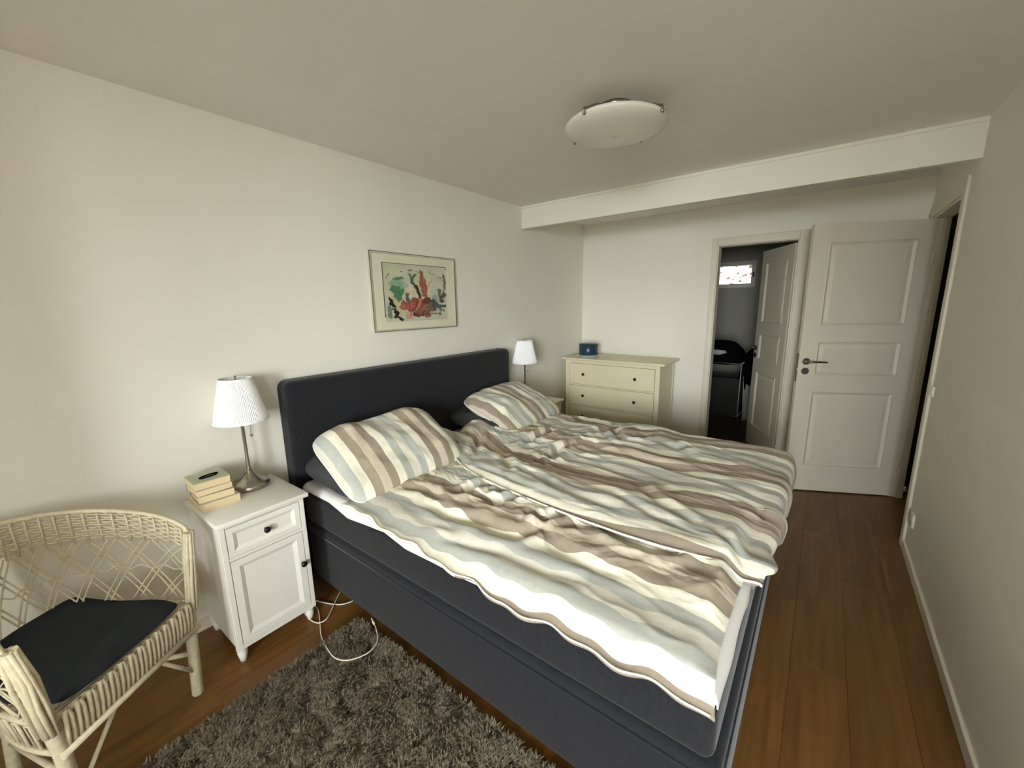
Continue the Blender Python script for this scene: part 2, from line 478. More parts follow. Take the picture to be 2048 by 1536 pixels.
def lever_handle(parent, x, z, h, direc, m=CHROME, lock=True):
    """lever, rose and lock rose on both faces of a leaf"""
    for s in (-1, 1):
        y = s*h
        a = MB().tube([(x, y, z), (x, y+s*0.008, z)], 0.026, 20)
        a.tube([(x, y, z), (x, y+s*0.045, z)], 0.010, 12)
        pts = [(x, y+s*0.045, z), (x+direc*0.02, y+s*0.05, z), (x+direc*0.06, y+s*0.05, z+0.001), (x+direc*0.125, y+s*0.046, z-0.001)]
        a.tube(pts, [0.010, 0.009, 0.008, 0.0065], 10)
        a.build('handle', m, parent)
        if lock:
            MB().tube([(x, y, z-0.075), (x, y+s*0.008, z-0.075)], 0.026, 20).tube([(x, y, z-0.075), (x, y+s*0.012, z-0.075)], 0.010, 12).build('lock_rose', m, parent)

# ---- entrance door, standing open in front of the back wall
d1 = thing('door_1', None, None, (2.8303, 4.2283, 0), kind='structure')
ang = math.pi+0.4429      # direction hinge -> free edge
leafE = thing('leaf_pivot', None, None)
C.objects.unlink(leafE); bpy.data.objects.remove(leafE)
d1.rotation_euler = (0, 0, ang)
PAN = [(0.098, 0.648, 0.215, 0.824), (0.098, 0.648, 0.955, 1.214), (0.098, 0.648, 1.335, 1.940)]
leaf1 = panel_leaf(d1, 0.758, 2.068, 0.04, PAN, DOORM)
leaf1.location = (0, -0.02, 0.010)
for k in leaf1.children: pass
lever_handle(leaf1, 0.709, 1.060, 0.02, -1)
MB().box((0.752, -0.011, 0.90), (0.7595, 0.011, 1.12)).box((0.756, -0.006, 0.985), (0.768, 0.006, 1.005), 0.002, 1).build('strike_latch', CHROME, leaf1)
for z in (0.25, 1.8):
    MB().tube([(-0.004, 0.022, z-0.04), (-0.004, 0.022, z+0.04)], 0.006, 10).build('hinge', TRIM, leaf1)
# frame and casing of that doorway in the right wall
d1f = thing('door_frame', None, None, (0, 0, 0), kind='structure')
d1f.name = 'trim_doorway_right'
j = MB().box((XR-0.002, DY0, 0), (XR+TR, DY0+0.022, DZ), 0.002, 1); j.build('jamb', TRIM, d1f)
j = MB().box((XR-0.002, DY1-0.022, 0), (XR+TR, DY1, DZ), 0.002, 1).box((XR+0.045, DY1-0.034, 0), (XR+0.065, DY1-0.02, DZ-0.02)); j.build('jamb', TRIM, d1f)
MB().box((XR-0.002, DY0, DZ-0.022), (XR+TR, DY1, DZ), 0.002, 1).build('head_jamb', TRIM, d1f)
CW = 0.075
MB().box((XR-0.014, DY0-CW+0.01, 0), (XR, DY0+0.01, DZ+CW), 0.004, 1).build('casing', TRIM, d1f)
MB().box((XR-0.014, DY1-0.01, 0), (XR, DY1+CW-0.01, DZ+CW), 0.004, 1).build('casing', TRIM, d1f)
MB().box((XR-0.014, DY0+0.01, DZ-0.01), (XR, DY1-0.01, DZ+CW), 0.004, 1).build('casing', TRIM, d1f)
# dark hall beyond it
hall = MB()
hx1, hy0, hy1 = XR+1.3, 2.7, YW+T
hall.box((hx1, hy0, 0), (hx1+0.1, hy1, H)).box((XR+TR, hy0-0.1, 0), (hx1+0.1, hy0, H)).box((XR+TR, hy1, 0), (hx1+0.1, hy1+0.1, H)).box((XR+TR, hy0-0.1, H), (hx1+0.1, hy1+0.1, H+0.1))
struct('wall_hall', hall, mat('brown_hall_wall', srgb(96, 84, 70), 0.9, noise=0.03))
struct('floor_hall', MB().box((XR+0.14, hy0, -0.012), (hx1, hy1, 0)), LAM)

# ---- storage-room doorway in the back wall
SY1 = 7.2
d2f = thing('trim_doorway_back', None, None, (0, 0, 0), kind='structure')
MB().box((QX0, YW-0.002, 0), (QX0+0.014, YW+T, QZ), 0.002, 1).build('jamb', TRIM, d2f)
MB().box((QX1-0.03, YW-0.002, 0), (QX1, YW+T, QZ), 0.002, 1).build('jamb', TRIM, d2f)
MB().box((QX0, YW-0.002, QZ-0.014), (QX1, YW+T, QZ), 0.002, 1).build('head_jamb', TRIM, d2f)
MB().box((QX0-0.045, YW-0.014, 0), (QX0+0.006, YW, QZ+0.06), 0.005, 2).build('casing', TRIM, d2f)
MB().box((QX1-0.02, YW-0.014, 0), (QX1+0.055, YW, QZ+0.06), 0.005, 2).build('casing', TRIM, d2f)
MB().box((QX0+0.006, YW-0.0145, QZ-0.008), (QX1-0.02, YW, QZ+0.06), 0.005, 2).build('casing', TRIM, d2f)
# its door, swung into the storage room
d2 = thing('door_2', None, None, (2.02, YW+T+0.005, 0), kind='structure')
d2.rotation_euler = (0, 0, R(90)+0.50)
leaf2 = panel_leaf(d2, 0.62, 2.02, 0.04, [(0.10, 0.52, 0.215, 0.80), (0.10, 0.52, 0.93, 1.19), (0.10, 0.52, 1.31, 1.90)], DOORM)
leaf2.location = (0.0, 0.0, 0.010)
lever_handle(leaf2, 0.572, 1.04, 0.02, -1)

# storage room shell
SX0, SX1, SH = 0.35, 2.75, 2.36
y0 = YW+T
WX0, WX1, WZ0, WZ1 = 0.62, 1.335, 1.797, 2.065
s = MB()
s.box((SX0-0.1, y0, 0), (SX0, SY1, SH)); struct('wall_storage_left', s, DARKROOM)
struct('wall_storage_right', MB().box((SX1, y0, 0), (SX1+0.1, SY1, SH)), DARKROOM)
s = MB().box((SX0-0.1, SY1, 0), (WX0-0.05, SY1+0.2, SH)).box((WX1+0.05, SY1, 0), (SX1+0.1, SY1+0.2, SH))
s.box((WX0-0.05, SY1, 0), (WX1+0.05, SY1+0.2, WZ0-0.05)).box((WX0-0.05, SY1, WZ1+0.05), (WX1+0.05, SY1+0.2, SH))
struct('wall_storage_back', s, DARKROOM)
struct('ceiling_storage', MB().box((SX0-0.1, y0, SH), (SX1+0.1, SY1+0.2, SH+0.1)), DARKROOM)
struct('floor_storage', MB().box((SX0-0.1, YW, -0.1), (SX1+0.1, SY1+0.2, 0.0)), STFLOOR)
w2 = thing('window_2', None, None, (0, SY1, 0), kind='structure')
fr = MB()
for a, b_ in (((WX0-0.06, -0.012, WZ0-0.06), (WX0, 0.10, WZ1+0.06)), ((WX1, -0.012, WZ0-0.06), (WX1+0.06, 0.10, WZ1+0.06)),
              ((WX0, -0.012, WZ0-0.06), (WX1, 0.10, WZ0)), ((WX0, -0.012, WZ1), (WX1, 0.10, WZ1+0.06))):
    fr.box(a, b_, 0.004, 1)
fr.build('window_frame', TRIM, w2)
MB().box((WX0, 0.05, WZ0), (WX1, 0.054, WZ1)).build('pane', glass('sky_dimming_glass', (0.2, 0.205, 0.2, 1)), w2)  # dark tint dims the bright sky so the leaves show
MB().box((WX1+0.02, -0.03, WZ0+0.09), (WX1+0.04, -0.012, WZ0+0.16), 0.004, 1).build('window_catch', KNOB, w2)
portal('storage_window_portal', ((WX0+WX1)/2, SY1+0.19, (WZ0+WZ1)/2), (R(-90), 0, 0), WX1-WX0, WZ1-WZ0)

# ground outside, hiding the sky below; made pale to bounce daylight onto the ceiling
struct('ground_outside', MB().box((-30, -30, -1.2), (40, 45, -1.0)), mat('pale_bounce_ground', srgb(176, 174, 166), 0.95, noise=0.15, nscale=2))
# autumn tree behind the storage window
tree = thing('autumn_tree', 'autumn tree with sparse orange leaves outside the small high window', 'tree', (1.0, 10.6, -1.0))
rr = random.Random(5)
tk = MB().tube([(0, 0, 0), (0.03, 0, 1.5), (-0.05, 0, 2.6), (0.02, 0, 4.6)], [0.09, 0.08, 0.06, 0.02], 10)
for k in range(14):
    z = 2.3+k*0.15; a = rr.random()*6.28
    tk.tube([(0, 0, z), (0.5*math.cos(a), 0.3*math.sin(a), z+0.25), (1.0*math.cos(a), 0.6*math.sin(a), z+0.35)], [0.02, 0.012, 0.005], 6)
tk.build('trunk', mat('tree_bark', srgb(90, 80, 70), 0.9, noise=0.2, nscale=8), tree)
lv = MB()
for k in range(360):
    c = np.array([rr.uniform(-1.1, 1.0), rr.uniform(-0.5, 0.5), rr.uniform(2.5, 4.6)])
    a = np.array([rr.gauss(0, 1), rr.gauss(0, 1), rr.gauss(0, 1)]); a /= np.linalg.norm(a)
    b_ = np.cross(a, [0.3, 0.5, 0.8]); b_ /= np.linalg.norm(b_)
    q = rr.uniform(0.03, 0.055)
    lv.add([c-a*q, c-b_*q*0.6, c+a*q, c+b_*q*0.6], [(0, 1, 2, 3)])
tag(lv.build('foliage', mat('autumn_leaves', srgb(176, 112, 62), 0.8, noise=0.3, nscale=3), tree), kind='stuff')

# ================================================================== BED
BX0, BX1, BY0, BY1 = 0.12, 2.182, 1.0, 2.835
ZB0, ZB1, ZM = 0.063, 0.392, 0.575
bed = thing('bed', 'dark navy upholstered double bed with tall padded headboard', 'bed', (0, 0, 0))
def soft_box(a, b, bev, name, m, parent, bulge=0.0, seg=4):
    mb = MB().box(a, b, bev, seg)
    return mb.build(name, m, parent)
soft_box((BX0, BY0, ZB0), (BX1, BY1, ZB1-0.004), 0.022, 'base', UPH, bed)
# stitched border a little below the seam
MB().tube([(BX0+0.03, BY0-0.002, ZB1-0.045), (BX1-0.02, BY0-0.002, ZB1-0.045)], 0.004, 8).tube([(BX1+0.002, BY0+0.02, ZB1-0.045), (BX1+0.002, BY1-0.02, ZB1-0.045)], 0.004, 8).build('base_piping', UPH, bed)
soft_box((BX0, BY0-0.004, ZB1+0.002), (BX1-0.018, BY1, ZM), 0.03, 'mattress', UPH, bed)
# headboard: padded, curved in towards the front edge, rounded corners
HY0, HY1, HZ = 0.975, 2.858, 1.168
def headboard():
    n = 48; vs = []; fs = []
    # outline in (y,z) with rounded top corners
    rc = 0.045; out = []
    out.append((HY0, 0.06)); 
    for k in range(9):
        a = math.pi-k/8*math.pi/2; out.append((HY0+rc+rc*math.cos(a), HZ-rc+rc*math.sin(a)))
    for k in range(9):
        a = math.pi/2-k/8*math.pi/2; out.append((HY1-rc+rc*math.cos(a), HZ-rc+rc*math.sin(a)))
    out.append((HY1, 0.06))
    cy, cz = (HY0+HY1)/2, 0.6
    prof = [(0.015, 0.0), (0.095, 0.0), (0.108, 0.006), (0.116, 0.018), (0.12, 0.04)]   # (x, inset)
    m = len(out)
    for (x, ins) in prof:
        for (y, z) in out:
            yy = y+ins*(1 if y < cy else -1) if abs(y-cy) > 0.8 else y
            zz = z-ins if z > 1.0 else z
            # keep straight top edge inset
            yy = min(max(yy, HY0+ins), HY1-ins); zz = min(zz, HZ-ins)
            vs.append((x, yy, zz))
    for i in range(len(prof)-1):
        for j in range(m):
            j2 = (j+1) % m
            fs.append((i*m+j, i*m+j2, (i+1)*m+j2, (i+1)*m+j))
    k = (len(prof)-1)*m
    fs.append(tuple(k+j for j in range(m))); fs.append(tuple(reversed(range(m))))
    o = mesh('headboard', vs, fs, UPH, bed, smooth=False)
    return o
headboard()
for (x, y) in ((0.20, 1.07), (0.20, 2.76), (2.08, 1.07), (2.08, 2.76), (1.14, 1.07), (1.14, 2.76)):
    MB().lathe([(0.0, 0), (0.012, 0), (0.014, 0.01), (0.014, ZB0+0.01), (0.0, ZB0+0.01)], 16, (x, y, 0)).build('leg', CHROME, bed)

# white sheet / topper over the mattress, its hem hanging unevenly at the sides
def make_sheet():
    ZT = 0.615
    NX, NY = 120, 110
    rn = vnoise(3)
    x0, x1, y0_, y1_ = BX0+0.01, BX1-0.016, BY0-0.008, BY1+0.008
    r = 0.035
    P = []
    # unrolled coordinates: near hang, top, far hang / head, top, foot hang
    def hang_near(x):  # hem height on the near side
        return np.interp(x, [0.1, 0.37, 0.56, 0.70, 0.85, 0.99, 1.15, 1.28, 1.49, 1.8, 2.2], [0.575, 0.590, 0.550, 0.566, 0.580, 0.552, 0.558, 0.560, 0.572, 0.585, 0.585])
    def hang_foot(y):
        return np.interp(y, [0.9, 1.15, 1.38, 1.65, 1.92, 2.3, 2.9], [0.575, 0.575, 0.578, 0.50, 0.43, 0.42, 0.45])
    vs = np.zeros((NX, NY, 3))
    # sample parameters densely at the turned-down strips
    ax = np.concatenate([np.linspace(0, 0.9, NX-30), np.linspace(0.9, 1.0, 31)[1:]])
    ay = np.concatenate([np.linspace(0, 0.08, 22)[:-1], np.linspace(0.08, 0.95, NY-36), np.linspace(0.95, 1, 16)[1:]])
    def drop(s, total, e):  # s in 0..1 over the strip -> (outward, down)
        L_ = total+r*(math.pi/2-1)
        d = s*L_; arc = r*math.pi/2
        th = np.clip(d/r, 0, math.pi/2)
        out = r*np.sin(th); dn = r*(1-np.cos(th))+np.clip(d-arc, 0, None)
        return out, dn
    for i, a in enumerate(ax):
        for j_, b_ in enumerate(ay):
            x = x0+(x1-r-x0)*min(a/0.9, 1); y = y0_+r+(y1_-r-y0_-r)*np.clip((b_-0.08)/0.87, 0, 1)
            z = ZT+0.004*float(rn(np.array(x*6), np.array(y*6)))
            dz = 0
            if b_ < 0.08:
                o_, d_ = drop((0.08-b_)/0.08, max(ZT-hang_near(x), 0.03), 0); y -= o_; dz = max(dz, d_)
            if b_ > 0.95:
                o_, d_ = drop((b_-0.95)/0.05, 0.08, 0); y += o_; dz = max(dz, d_)
            if a > 0.9:
                o_, d_ = drop((a-0.9)/0.1, max(ZT-hang_foot(y), 0.03), 0); x += o_+0.003*math.sin(y*23)*min(d_*12, 1); dz = max(dz, d_)
            vs[i, j_] = (x, y, z-dz)
    V = vs.reshape(-1, 3)
    F = [(i*NY+j_, (i+1)*NY+j_, (i+1)*NY+j_+1, i*NY+j_+1) for i in range(NX-1) for j_ in range(NY-1)]
    o = mesh('bed_sheet', V, F, SHEET, None, True)
    sm = o.modifiers.new('thickness', 'SOLIDIFY'); sm.thickness = 0.004; sm.offset = -1
    return tag(o, 'white fitted sheet showing as a thin edge under the striped duvets', 'bed sheet')
make_sheet()

# ---- cloth surfaces -------------------------------------------------------------
def on_plane_z(px, z):
    """where the sight line of a photograph pixel meets a level plane (used once, to lay out folds in world space)"""
    d = _f*FPX+_r*(px[0]-1024)-_u*(px[1]-768)
    t = (z-CAM[2])/d[2]
    return (CAM+d*t)[:2]

def seg_dist(X, Y, pts):
    """distance to a polyline and the fraction along it"""
    best = np.full(X.shape, 9.0); par = np.zeros(X.shape); side = np.zeros(X.shape)
    n = len(pts)-1
    for i in range(n):
        a = np.array(pts[i]); b = np.array(pts[i+1]); d = b-a; L2 = d@d+1e-12
        t = np.clip(((X-a[0])*d[0]+(Y-a[1])*d[1])/L2, 0, 1)
        qx, qy = X-(a[0]+t*d[0]), Y-(a[1]+t*d[1])
        dist = np.hypot(qx, qy)
        sd = np.sign(d[0]*qy-d[1]*qx)
        m = dist < best
        best = np.where(m, dist, best); par = np.where(m, (i+t)/n, par); side = np.where(m, sd, side)
    return best, par, side

def folds(X, Y, lines, z):
    """valley-and-ridge folds: each entry = (pixel polyline, depth, width, asymmetry)"""
    h = np.zeros(X.shape)
    for pts, dep, wid, asym in lines:
        P = [on_plane_z(p, z) for p in pts]
        d, t, sd = seg_dist(X, Y, P)
        taper = np.clip(np.minimum(t, 1-t)*5+0.25, 0, 1)
        dep = dep*0.8
        h -= dep*taper*np.exp(-(d/wid)**2)
        h += dep*0.75*taper*np.exp(-((d-2.1*wid)/(1.3*wid))**2)*(1+asym*sd)
    return h

n1, n2, n3, n4 = vnoise(11), vnoise(12), vnoise(13), vnoise(14)
def rumple(X, Y, ang, sl, ss, seed):
    """elongated soft creases running along direction ang"""
    c, s = math.cos(ang), math.sin(ang)
    nn = vnoise(seed)
    wx = X+0.10*n1(X*5, Y*5)+0.04*n2(X*11, Y*11); wy = Y+0.10*n2(X*5+9, Y*5)+0.04*n1(X*11, Y*11)
    a = (wx*c+wy*s)/sl; b = (-wx*s+wy*c)/ss
    v = nn(a, b)
    return (0.30-np.abs(v)*1.6)      # sharp crests, round hollows
def smooth01(t):
    t = np.clip(t, 0, 1); return t*t*(3-2*t)

ZS = 0.617   # sheet top
NEAR_LINES = [
    ([(1354, 1076), (1336, 1102), (1300, 1098), (1240, 1072), (1200, 1050)], 0.028, 0.026, 0.3),
    ([(895, 978), (918, 986), (948, 975), (990, 965)], 0.026, 0.022, 0.2),
    ([(960, 990), (992, 1008), (1006, 1003), (1040, 993)], 0.024, 0.020, 0.2),
    ([(860, 998), (898, 1021), (940, 1033), (990, 1040)], 0.020, 0.022, 0.2),
    ([(926, 1030), (977, 1046), (1035, 1061), (1090, 1050)], 0.022, 0.022, 0.3),
    ([(1060, 1030), (1090, 1038), (1114, 1029), (1150, 1020)], 0.022, 0.018, 0.2),
    ([(1120, 1050), (1200, 1050), (1221, 1045)], 0.020, 0.018, 0.2),
    ([(840, 1054), (918, 1068), (1016, 1093)], 0.010, 0.020, 0.3),
    ([(800, 965), (850, 975), (900, 1000)], 0.016, 0.02, 0.2),
    ([(1090, 1075), (1160, 1110), (1250, 1140)], 0.012, 0.030, 0.3),
    ([(1360, 1120), (1420, 1150), (1480, 1200)], 0.016, 0.030, 0.2),
    ([(1100, 1000), (1150, 1020), (1230, 1030)], 0.02, 0.022, 0.2),
    ([(1215, 1046), (1280, 1066), (1330, 1075)], 0.016, 0.022, 0.2),
    ([(1000, 1090), (1090, 1125), (1180, 1150)], 0.008, 0.025, 0.3),
    ([(980, 980), (1030, 985), (1080, 1000)], 0.018, 0.018, 0.2),
]
FAR_LINES = [
    ([(962, 862), (953, 882), (953, 905)], 0.020, 0.020, 0.2),
    ([(1000, 895), (1014, 917), (1019, 946)], 0.018, 0.020, 0.2),
    ([(1040, 868), (1056, 878), (1085, 866), (1115, 858)], 0.026, 0.022, 0.2),
    ([(1080, 893), (1104, 909), (1117, 891), (1150, 884)], 0.026, 0.022, 0.2),
    ([(1074, 905), (1080, 920), (1092, 931)], 0.016, 0.016, 0.2),
    ([(1074, 956), (1145, 987), (1232, 1018)], 0.014, 0.020, 0.3),
    ([(1012, 929), (1065, 948), (1115, 973)], 0.014, 0.018, 0.3),
    ([(1271, 962), (1308, 997), (1350, 1022), (1390, 1049)], 0.016, 0.022, 0.6),
    ([(1432, 1058), (1471, 1089), (1497, 1113)], 0.014, 0.020, 0.3),
    ([(1240, 862), (1272, 873), (1300, 868)], 0.026, 0.025, 0.2),
    ([(1320, 884), (1352, 895), (1390, 889)], 0.020, 0.024, 0.2),
    ([(1225, 852), (1246, 880), (1290, 884)], 0.020, 0.022, 0.2),
    ([(1512, 1003), (1535, 1025), (1552, 1043)], 0.014, 0.022, 0.2),
    ([(1160, 870), (1190, 878), (1215, 872)], 0.022, 0.022, 0.2),
    ([(1130, 950), (1220, 985), (1300, 1030), (1390, 1065)], 0.012, 0.018, 0.3),
    ([(930, 920), (990, 945), (1060, 975), (1150, 1008)], 0.012, 0.016, 0.3),
    ([(1150, 880), (1250, 905), (1330, 925), (1420, 940)], 0.010, 0.030, 0.2),
    ([(1270, 910), (1360, 935), (1450, 960), (1530, 990)], 0.009, 0.030, 0.2),
    ([(1180, 915), (1260, 940), (1350, 975)], 0.009, 0.025, 0.2),
    ([(1350, 900), (1440, 925), (1540, 950)], 0.008, 0.028, 0.2),
]
XE_N = 2.130
def far_edge(X):
    """the far duvet's folded-over near edge, y as a function of x"""
    return np.interp(X, [0.20, 0.40, 0.55, 0.666, 0.78, 0.862, 1.0, 1.137, 1.30, 1.432, 1.60, 1.768, 1.90, 2.018, 2.16, 2.4],
                     [1.90, 1.78, 1.68, 1.600, 1.540, 1.502, 1.462, 1.440, 1.420, 1.406, 1.394, 1.389, 1.396, 1.412, 1.45, 1.50])
def near_height(X, Y, rough=True):
    """top surface of the near duvet above the sheet"""
    y_edge = np.interp(X, [0.5, 0.86, 1.28, 1.51, 1.87, 2.14], [0.985, 0.985, 0.972, 0.968, 0.968, 0.966])
    e = smooth01((Y-y_edge)/0.10)*smooth01((XE_N+0.02-X)/0.07)*smooth01((X-0.50)/0.10)
    mid = smooth01((Y-1.14)/0.16)
    vis = 1-smooth01((Y-far_edge(X)+0.02)/0.09)       # lies flat where the other duvet covers it
    band = 1-mid
    t = 0.030+0.026*mid
    if rough:
        live = mid*vis
        t = t+0.034*(n3(X*4.6, Y*4.6)+0.2)*live
        t = t+0.019*live*rumple(X, Y, -0.30, 0.36, 0.075, 21)+0.010*live*rumple(X, Y, 0.25, 0.30, 0.06, 22)+0.006*live*rumple(X, Y, -0.1, 0.14, 0.035, 24)
        t = t+0.005*band*rumple(X, Y, -0.12, 0.45, 0.06, 23)*smooth01((Y-0.98)/0.05)
        t = t+0.004*live*rumple(X, Y, -0.4, 0.11, 0.028, 25)+0.002*live*rumple(X, Y, 0.5, 0.08, 0.022, 26)
        t = t+folds(X, Y, NEAR_LINES, 0.685)*np.clip(e, 0, 1)*vis*1.1
    t = np.maximum(t, 0.018)
    return 0.006+t*(0.25+0.75*e)

def cloth_mesh(name, P, UV, m, parent=None, thick=0.012):
    nx_, ny_ = P.shape[:2]
    V = P.reshape(-1, 3)
    F = [(i*ny_+j_, (i+1)*ny_+j_, (i+1)*ny_+j_+1, i*ny_+j_+1) for i in range(nx_-1) for j_ in range(ny_-1)]
    o = mesh(name, V, F, m, parent, True, UV.reshape(-1, 2))
    if thick:
        md = o.modifiers.new('thickness', 'SOLIDIFY'); md.thickness = thick; md.offset = -1
    return o

def blur_rows(a, k):
    pad = np.concatenate([np.repeat(a[:1], k, 0), a, np.repeat(a[-1:], k, 0)], 0)
    return sum(pad[i:i+a.shape[0]] for i in range(2*k+1))/(2*k+1)
def across_length(P):
    d = np.linalg.norm(np.diff(P, axis=1), axis=2)
    return blur_rows(np.concatenate([np.zeros((P.shape[0], 1)), np.cumsum(d, axis=1)], axis=1), 4)

def near_duvet():
    NX, NY = 300, 210
    a = np.linspace(0, 1, NX); b = np.linspace(0, 1, NY)
    A, B = np.meshgrid(a, b, indexing='ij')
    y_edge = lambda X: np.interp(X, [0.5, 0.62, 0.86, 1.28, 1.51, 1.87, 2.14], [0.985, 0.975, 0.968, 0.955, 0.952, 0.955, 0.95])
    X0 = 0.56+0.10*np.clip(B*1.4, 0, 1)
    X = X0+(XE_N+0.03*B+0.035*np.exp(-B*8)-X0)*A
    wav = 0.006*np.sin(X*19)+0.005*np.sin(X*41+1)
    Y = y_edge(X)+wav*(1-B)**4+(1.74-y_edge(X))*B
    Z = ZS+near_height(X, Y)
    # hem hangs a little over the near edge, low at the foot corner
    hem = np.interp(X, [0.5, 0.63, 0.86, 1.28, 1.51, 1.87, 2.06, 2.14], [0.640, 0.640, 0.630, 0.612, 0.590, 0.592, 0.592, 0.585])
    k = np.clip(1-(Y-y_edge(X))/0.075, 0, 1)
    Z = Z*(1-smooth01(k))+(hem+0.4*wav)*smooth01(k)
    P = np.stack([X, Y, Z], -1)
    s = across_length(P)
    # keep the hem's stripe order: light grey hem, cream, grey, light, grey, cream, taupe ...
    drift = 0.014*n4(X*2.0, Y*2.0)
    U = s*0.97+STRIPE_W*3.55+drift+0.062*smooth01((1.80-X)/1.0)
    UV = np.stack([U, X], -1)
    o = cloth_mesh('duvet', P, UV, STRIPE)
    tag(o, 'rumpled striped duvet on the near side, its hem along the bed edge by the rug', 'duvet', 'striped duvets on the bed')
    # white piping along the hem
    hemp = [tuple(P[i, 0]) for i in range(0, NX, 3)]
    MB().tube(hemp, 0.003, 6).build('piping', PIPING, o)
    return o
near_duvet()

def far_duvet():
    NX, NY = 340, 270
    a = np.linspace(0, 1, NX); b = np.linspace(0, 1, NY)
    A, B = np.meshgrid(a, b, indexing='ij')
    X0 = 0.30+0.08*smooth01(B/0.08)+0.24*smooth01((B-0.26)/0.18)
    Y1 = 2.99
    XE = 2.160; r = 0.05
    hem_z = lambda Y: np.interp(Y, [1.4, 1.5, 1.7, 1.9, 2.1, 2.4, 2.9], [0.665, 0.655, 0.600, 0.560, 0.530, 0.490, 0.470])
    # along: 0..0.86 on the bed, the rest hangs over the foot
    AE = 0.87
    top = np.clip(A/AE, 0, 1); hang = np.clip((A-AE)/(1-AE), 0, 1)
    Xp = X0+(XE-X0)*top
    Ye = far_edge(Xp+0.05*hang)
    Y = Ye+(Y1-Ye)*B
    # surface thickness over the sheet
    ed = smooth01((Y-Ye)/0.14)
    far = smooth01((2.86-Y)/0.10)
    head = smooth01((Xp-X0)/0.10+0.25)
    t = 0.070+0.036*(n3(Xp*3.6+5, Y*3.6+2)+0.25)
    headp = smooth01((1.55-Xp)/0.7)           # more rumpled towards the pillows
    t = t+(0.010+0.012*headp)*rumple(Xp, Y, -0.20, 0.42, 0.075, 31)+(0.004+0.012*headp)*rumple(Xp, Y, 0.45, 0.22, 0.065, 32)+0.004*rumple(Xp, Y, -0.15, 0.2, 0.035, 33)
    nearp = smooth01((1.72-Y)/0.2)
    t = t+0.010*nearp*rumple(Xp, Y, 0.16, 0.55, 0.045, 34)
    t = t+(0.002+0.004*headp)*rumple(Xp, Y, -0.35, 0.12, 0.028, 35)+0.0025*rumple(Xp, Y, -0.1, 0.30, 0.022, 36)
    t = t+folds(Xp, Y, FAR_LINES, 0.715)*1.1
    t = np.maximum(t, 0.02)
    under = near_height(Xp, Y, False)+0.018+0.016*smooth01((Y-Ye)/0.06)
    w_ = smooth01((1.86-Y)/0.16)
    z = ZS+(t*(1-w_)+(under+0.75*(t-0.072)*smooth01((Y-Ye)/0.05)*np.clip(ed+0.35, 0, 1))*w_)*(0.4+0.6*far)*(0.6+0.4*head)
    z = np.maximum(z, ZS+under*w_-0.012*w_)
    z = z+0.080*np.exp(-((Xp-0.34)/0.20)**2-((Y-1.78)/0.13)**2)
    z = z+0.085*np.exp(-((Xp-0.34)/0.20)**2)*smooth01((Y-1.90)/0.14)*smooth01((2.45-Y)/0.2)      # turned-up corner by the headboard
    # far side falls over the edge
    over = np.clip((Y-2.86)/0.13, 0, 1)
    z = z-0.16*over**1.5; Yw = np.where(Y > 2.86, 2.86+(Y-2.86)*0.35, Y)
    # foot hang
    zt = z
    Lh = np.maximum(zt-hem_z(Y), 0.02)
    dd = hang*(Lh+r*0.57)
    th = np.clip(dd/r, 0, math.pi/2)
    ox = r*np.sin(th); dz = r*(1-np.cos(th))+np.clip(dd-r*math.pi/2, 0, None)
    sway = (0.012*np.sin(Y*17+0.5)+0.008*np.sin(Y*33))*smooth01(hang*1.5)
    X = Xp+ox+sway+0.012*np.sin(hang*math.pi)
    # round the top over the foot edge
    Z = zt-dz-0.012*smooth01((top-0.93)/0.07)*(1-hang)
    P = np.stack([X, Yw, Z], -1)
    s = across_length(P)
    drift = 0.012*n4(Xp*1.7+3, Y*1.7)
    # stripes run a little obliquely: anchor the phase on the broad cream stripe
    yc = np.interp(Xp, [0.5, 0.80, 1.2, 1.6, 1.9, 2.2], [1.86, 1.735, 1.66, 1.66, 1.70, 1.72])
    j0 = np.argmin(np.abs(Y-yc), axis=1)
    s0 = blur_rows(s[np.arange(NX), j0][:, None], 9)
    U = (s-s0)*0.96+STRIPE_W*8*10+STRIPE_W*0.5+drift
    UV = np.stack([U, Xp], -1)
    o = cloth_mesh('duvet', P, UV, STRIPE)
    tag(o, 'rumpled striped duvet on the far side, overlapping its neighbour and hanging over the bed foot', 'duvet', 'striped duvets on the bed')
    edge = [tuple(P[i, 0]+np.array([0, -0.001, 0.002])) for i in range(0, NX, 2)]
    MB().tube(edge, 0.0045, 6).build('piping', PIPING, o)
    return o
far_duvet()

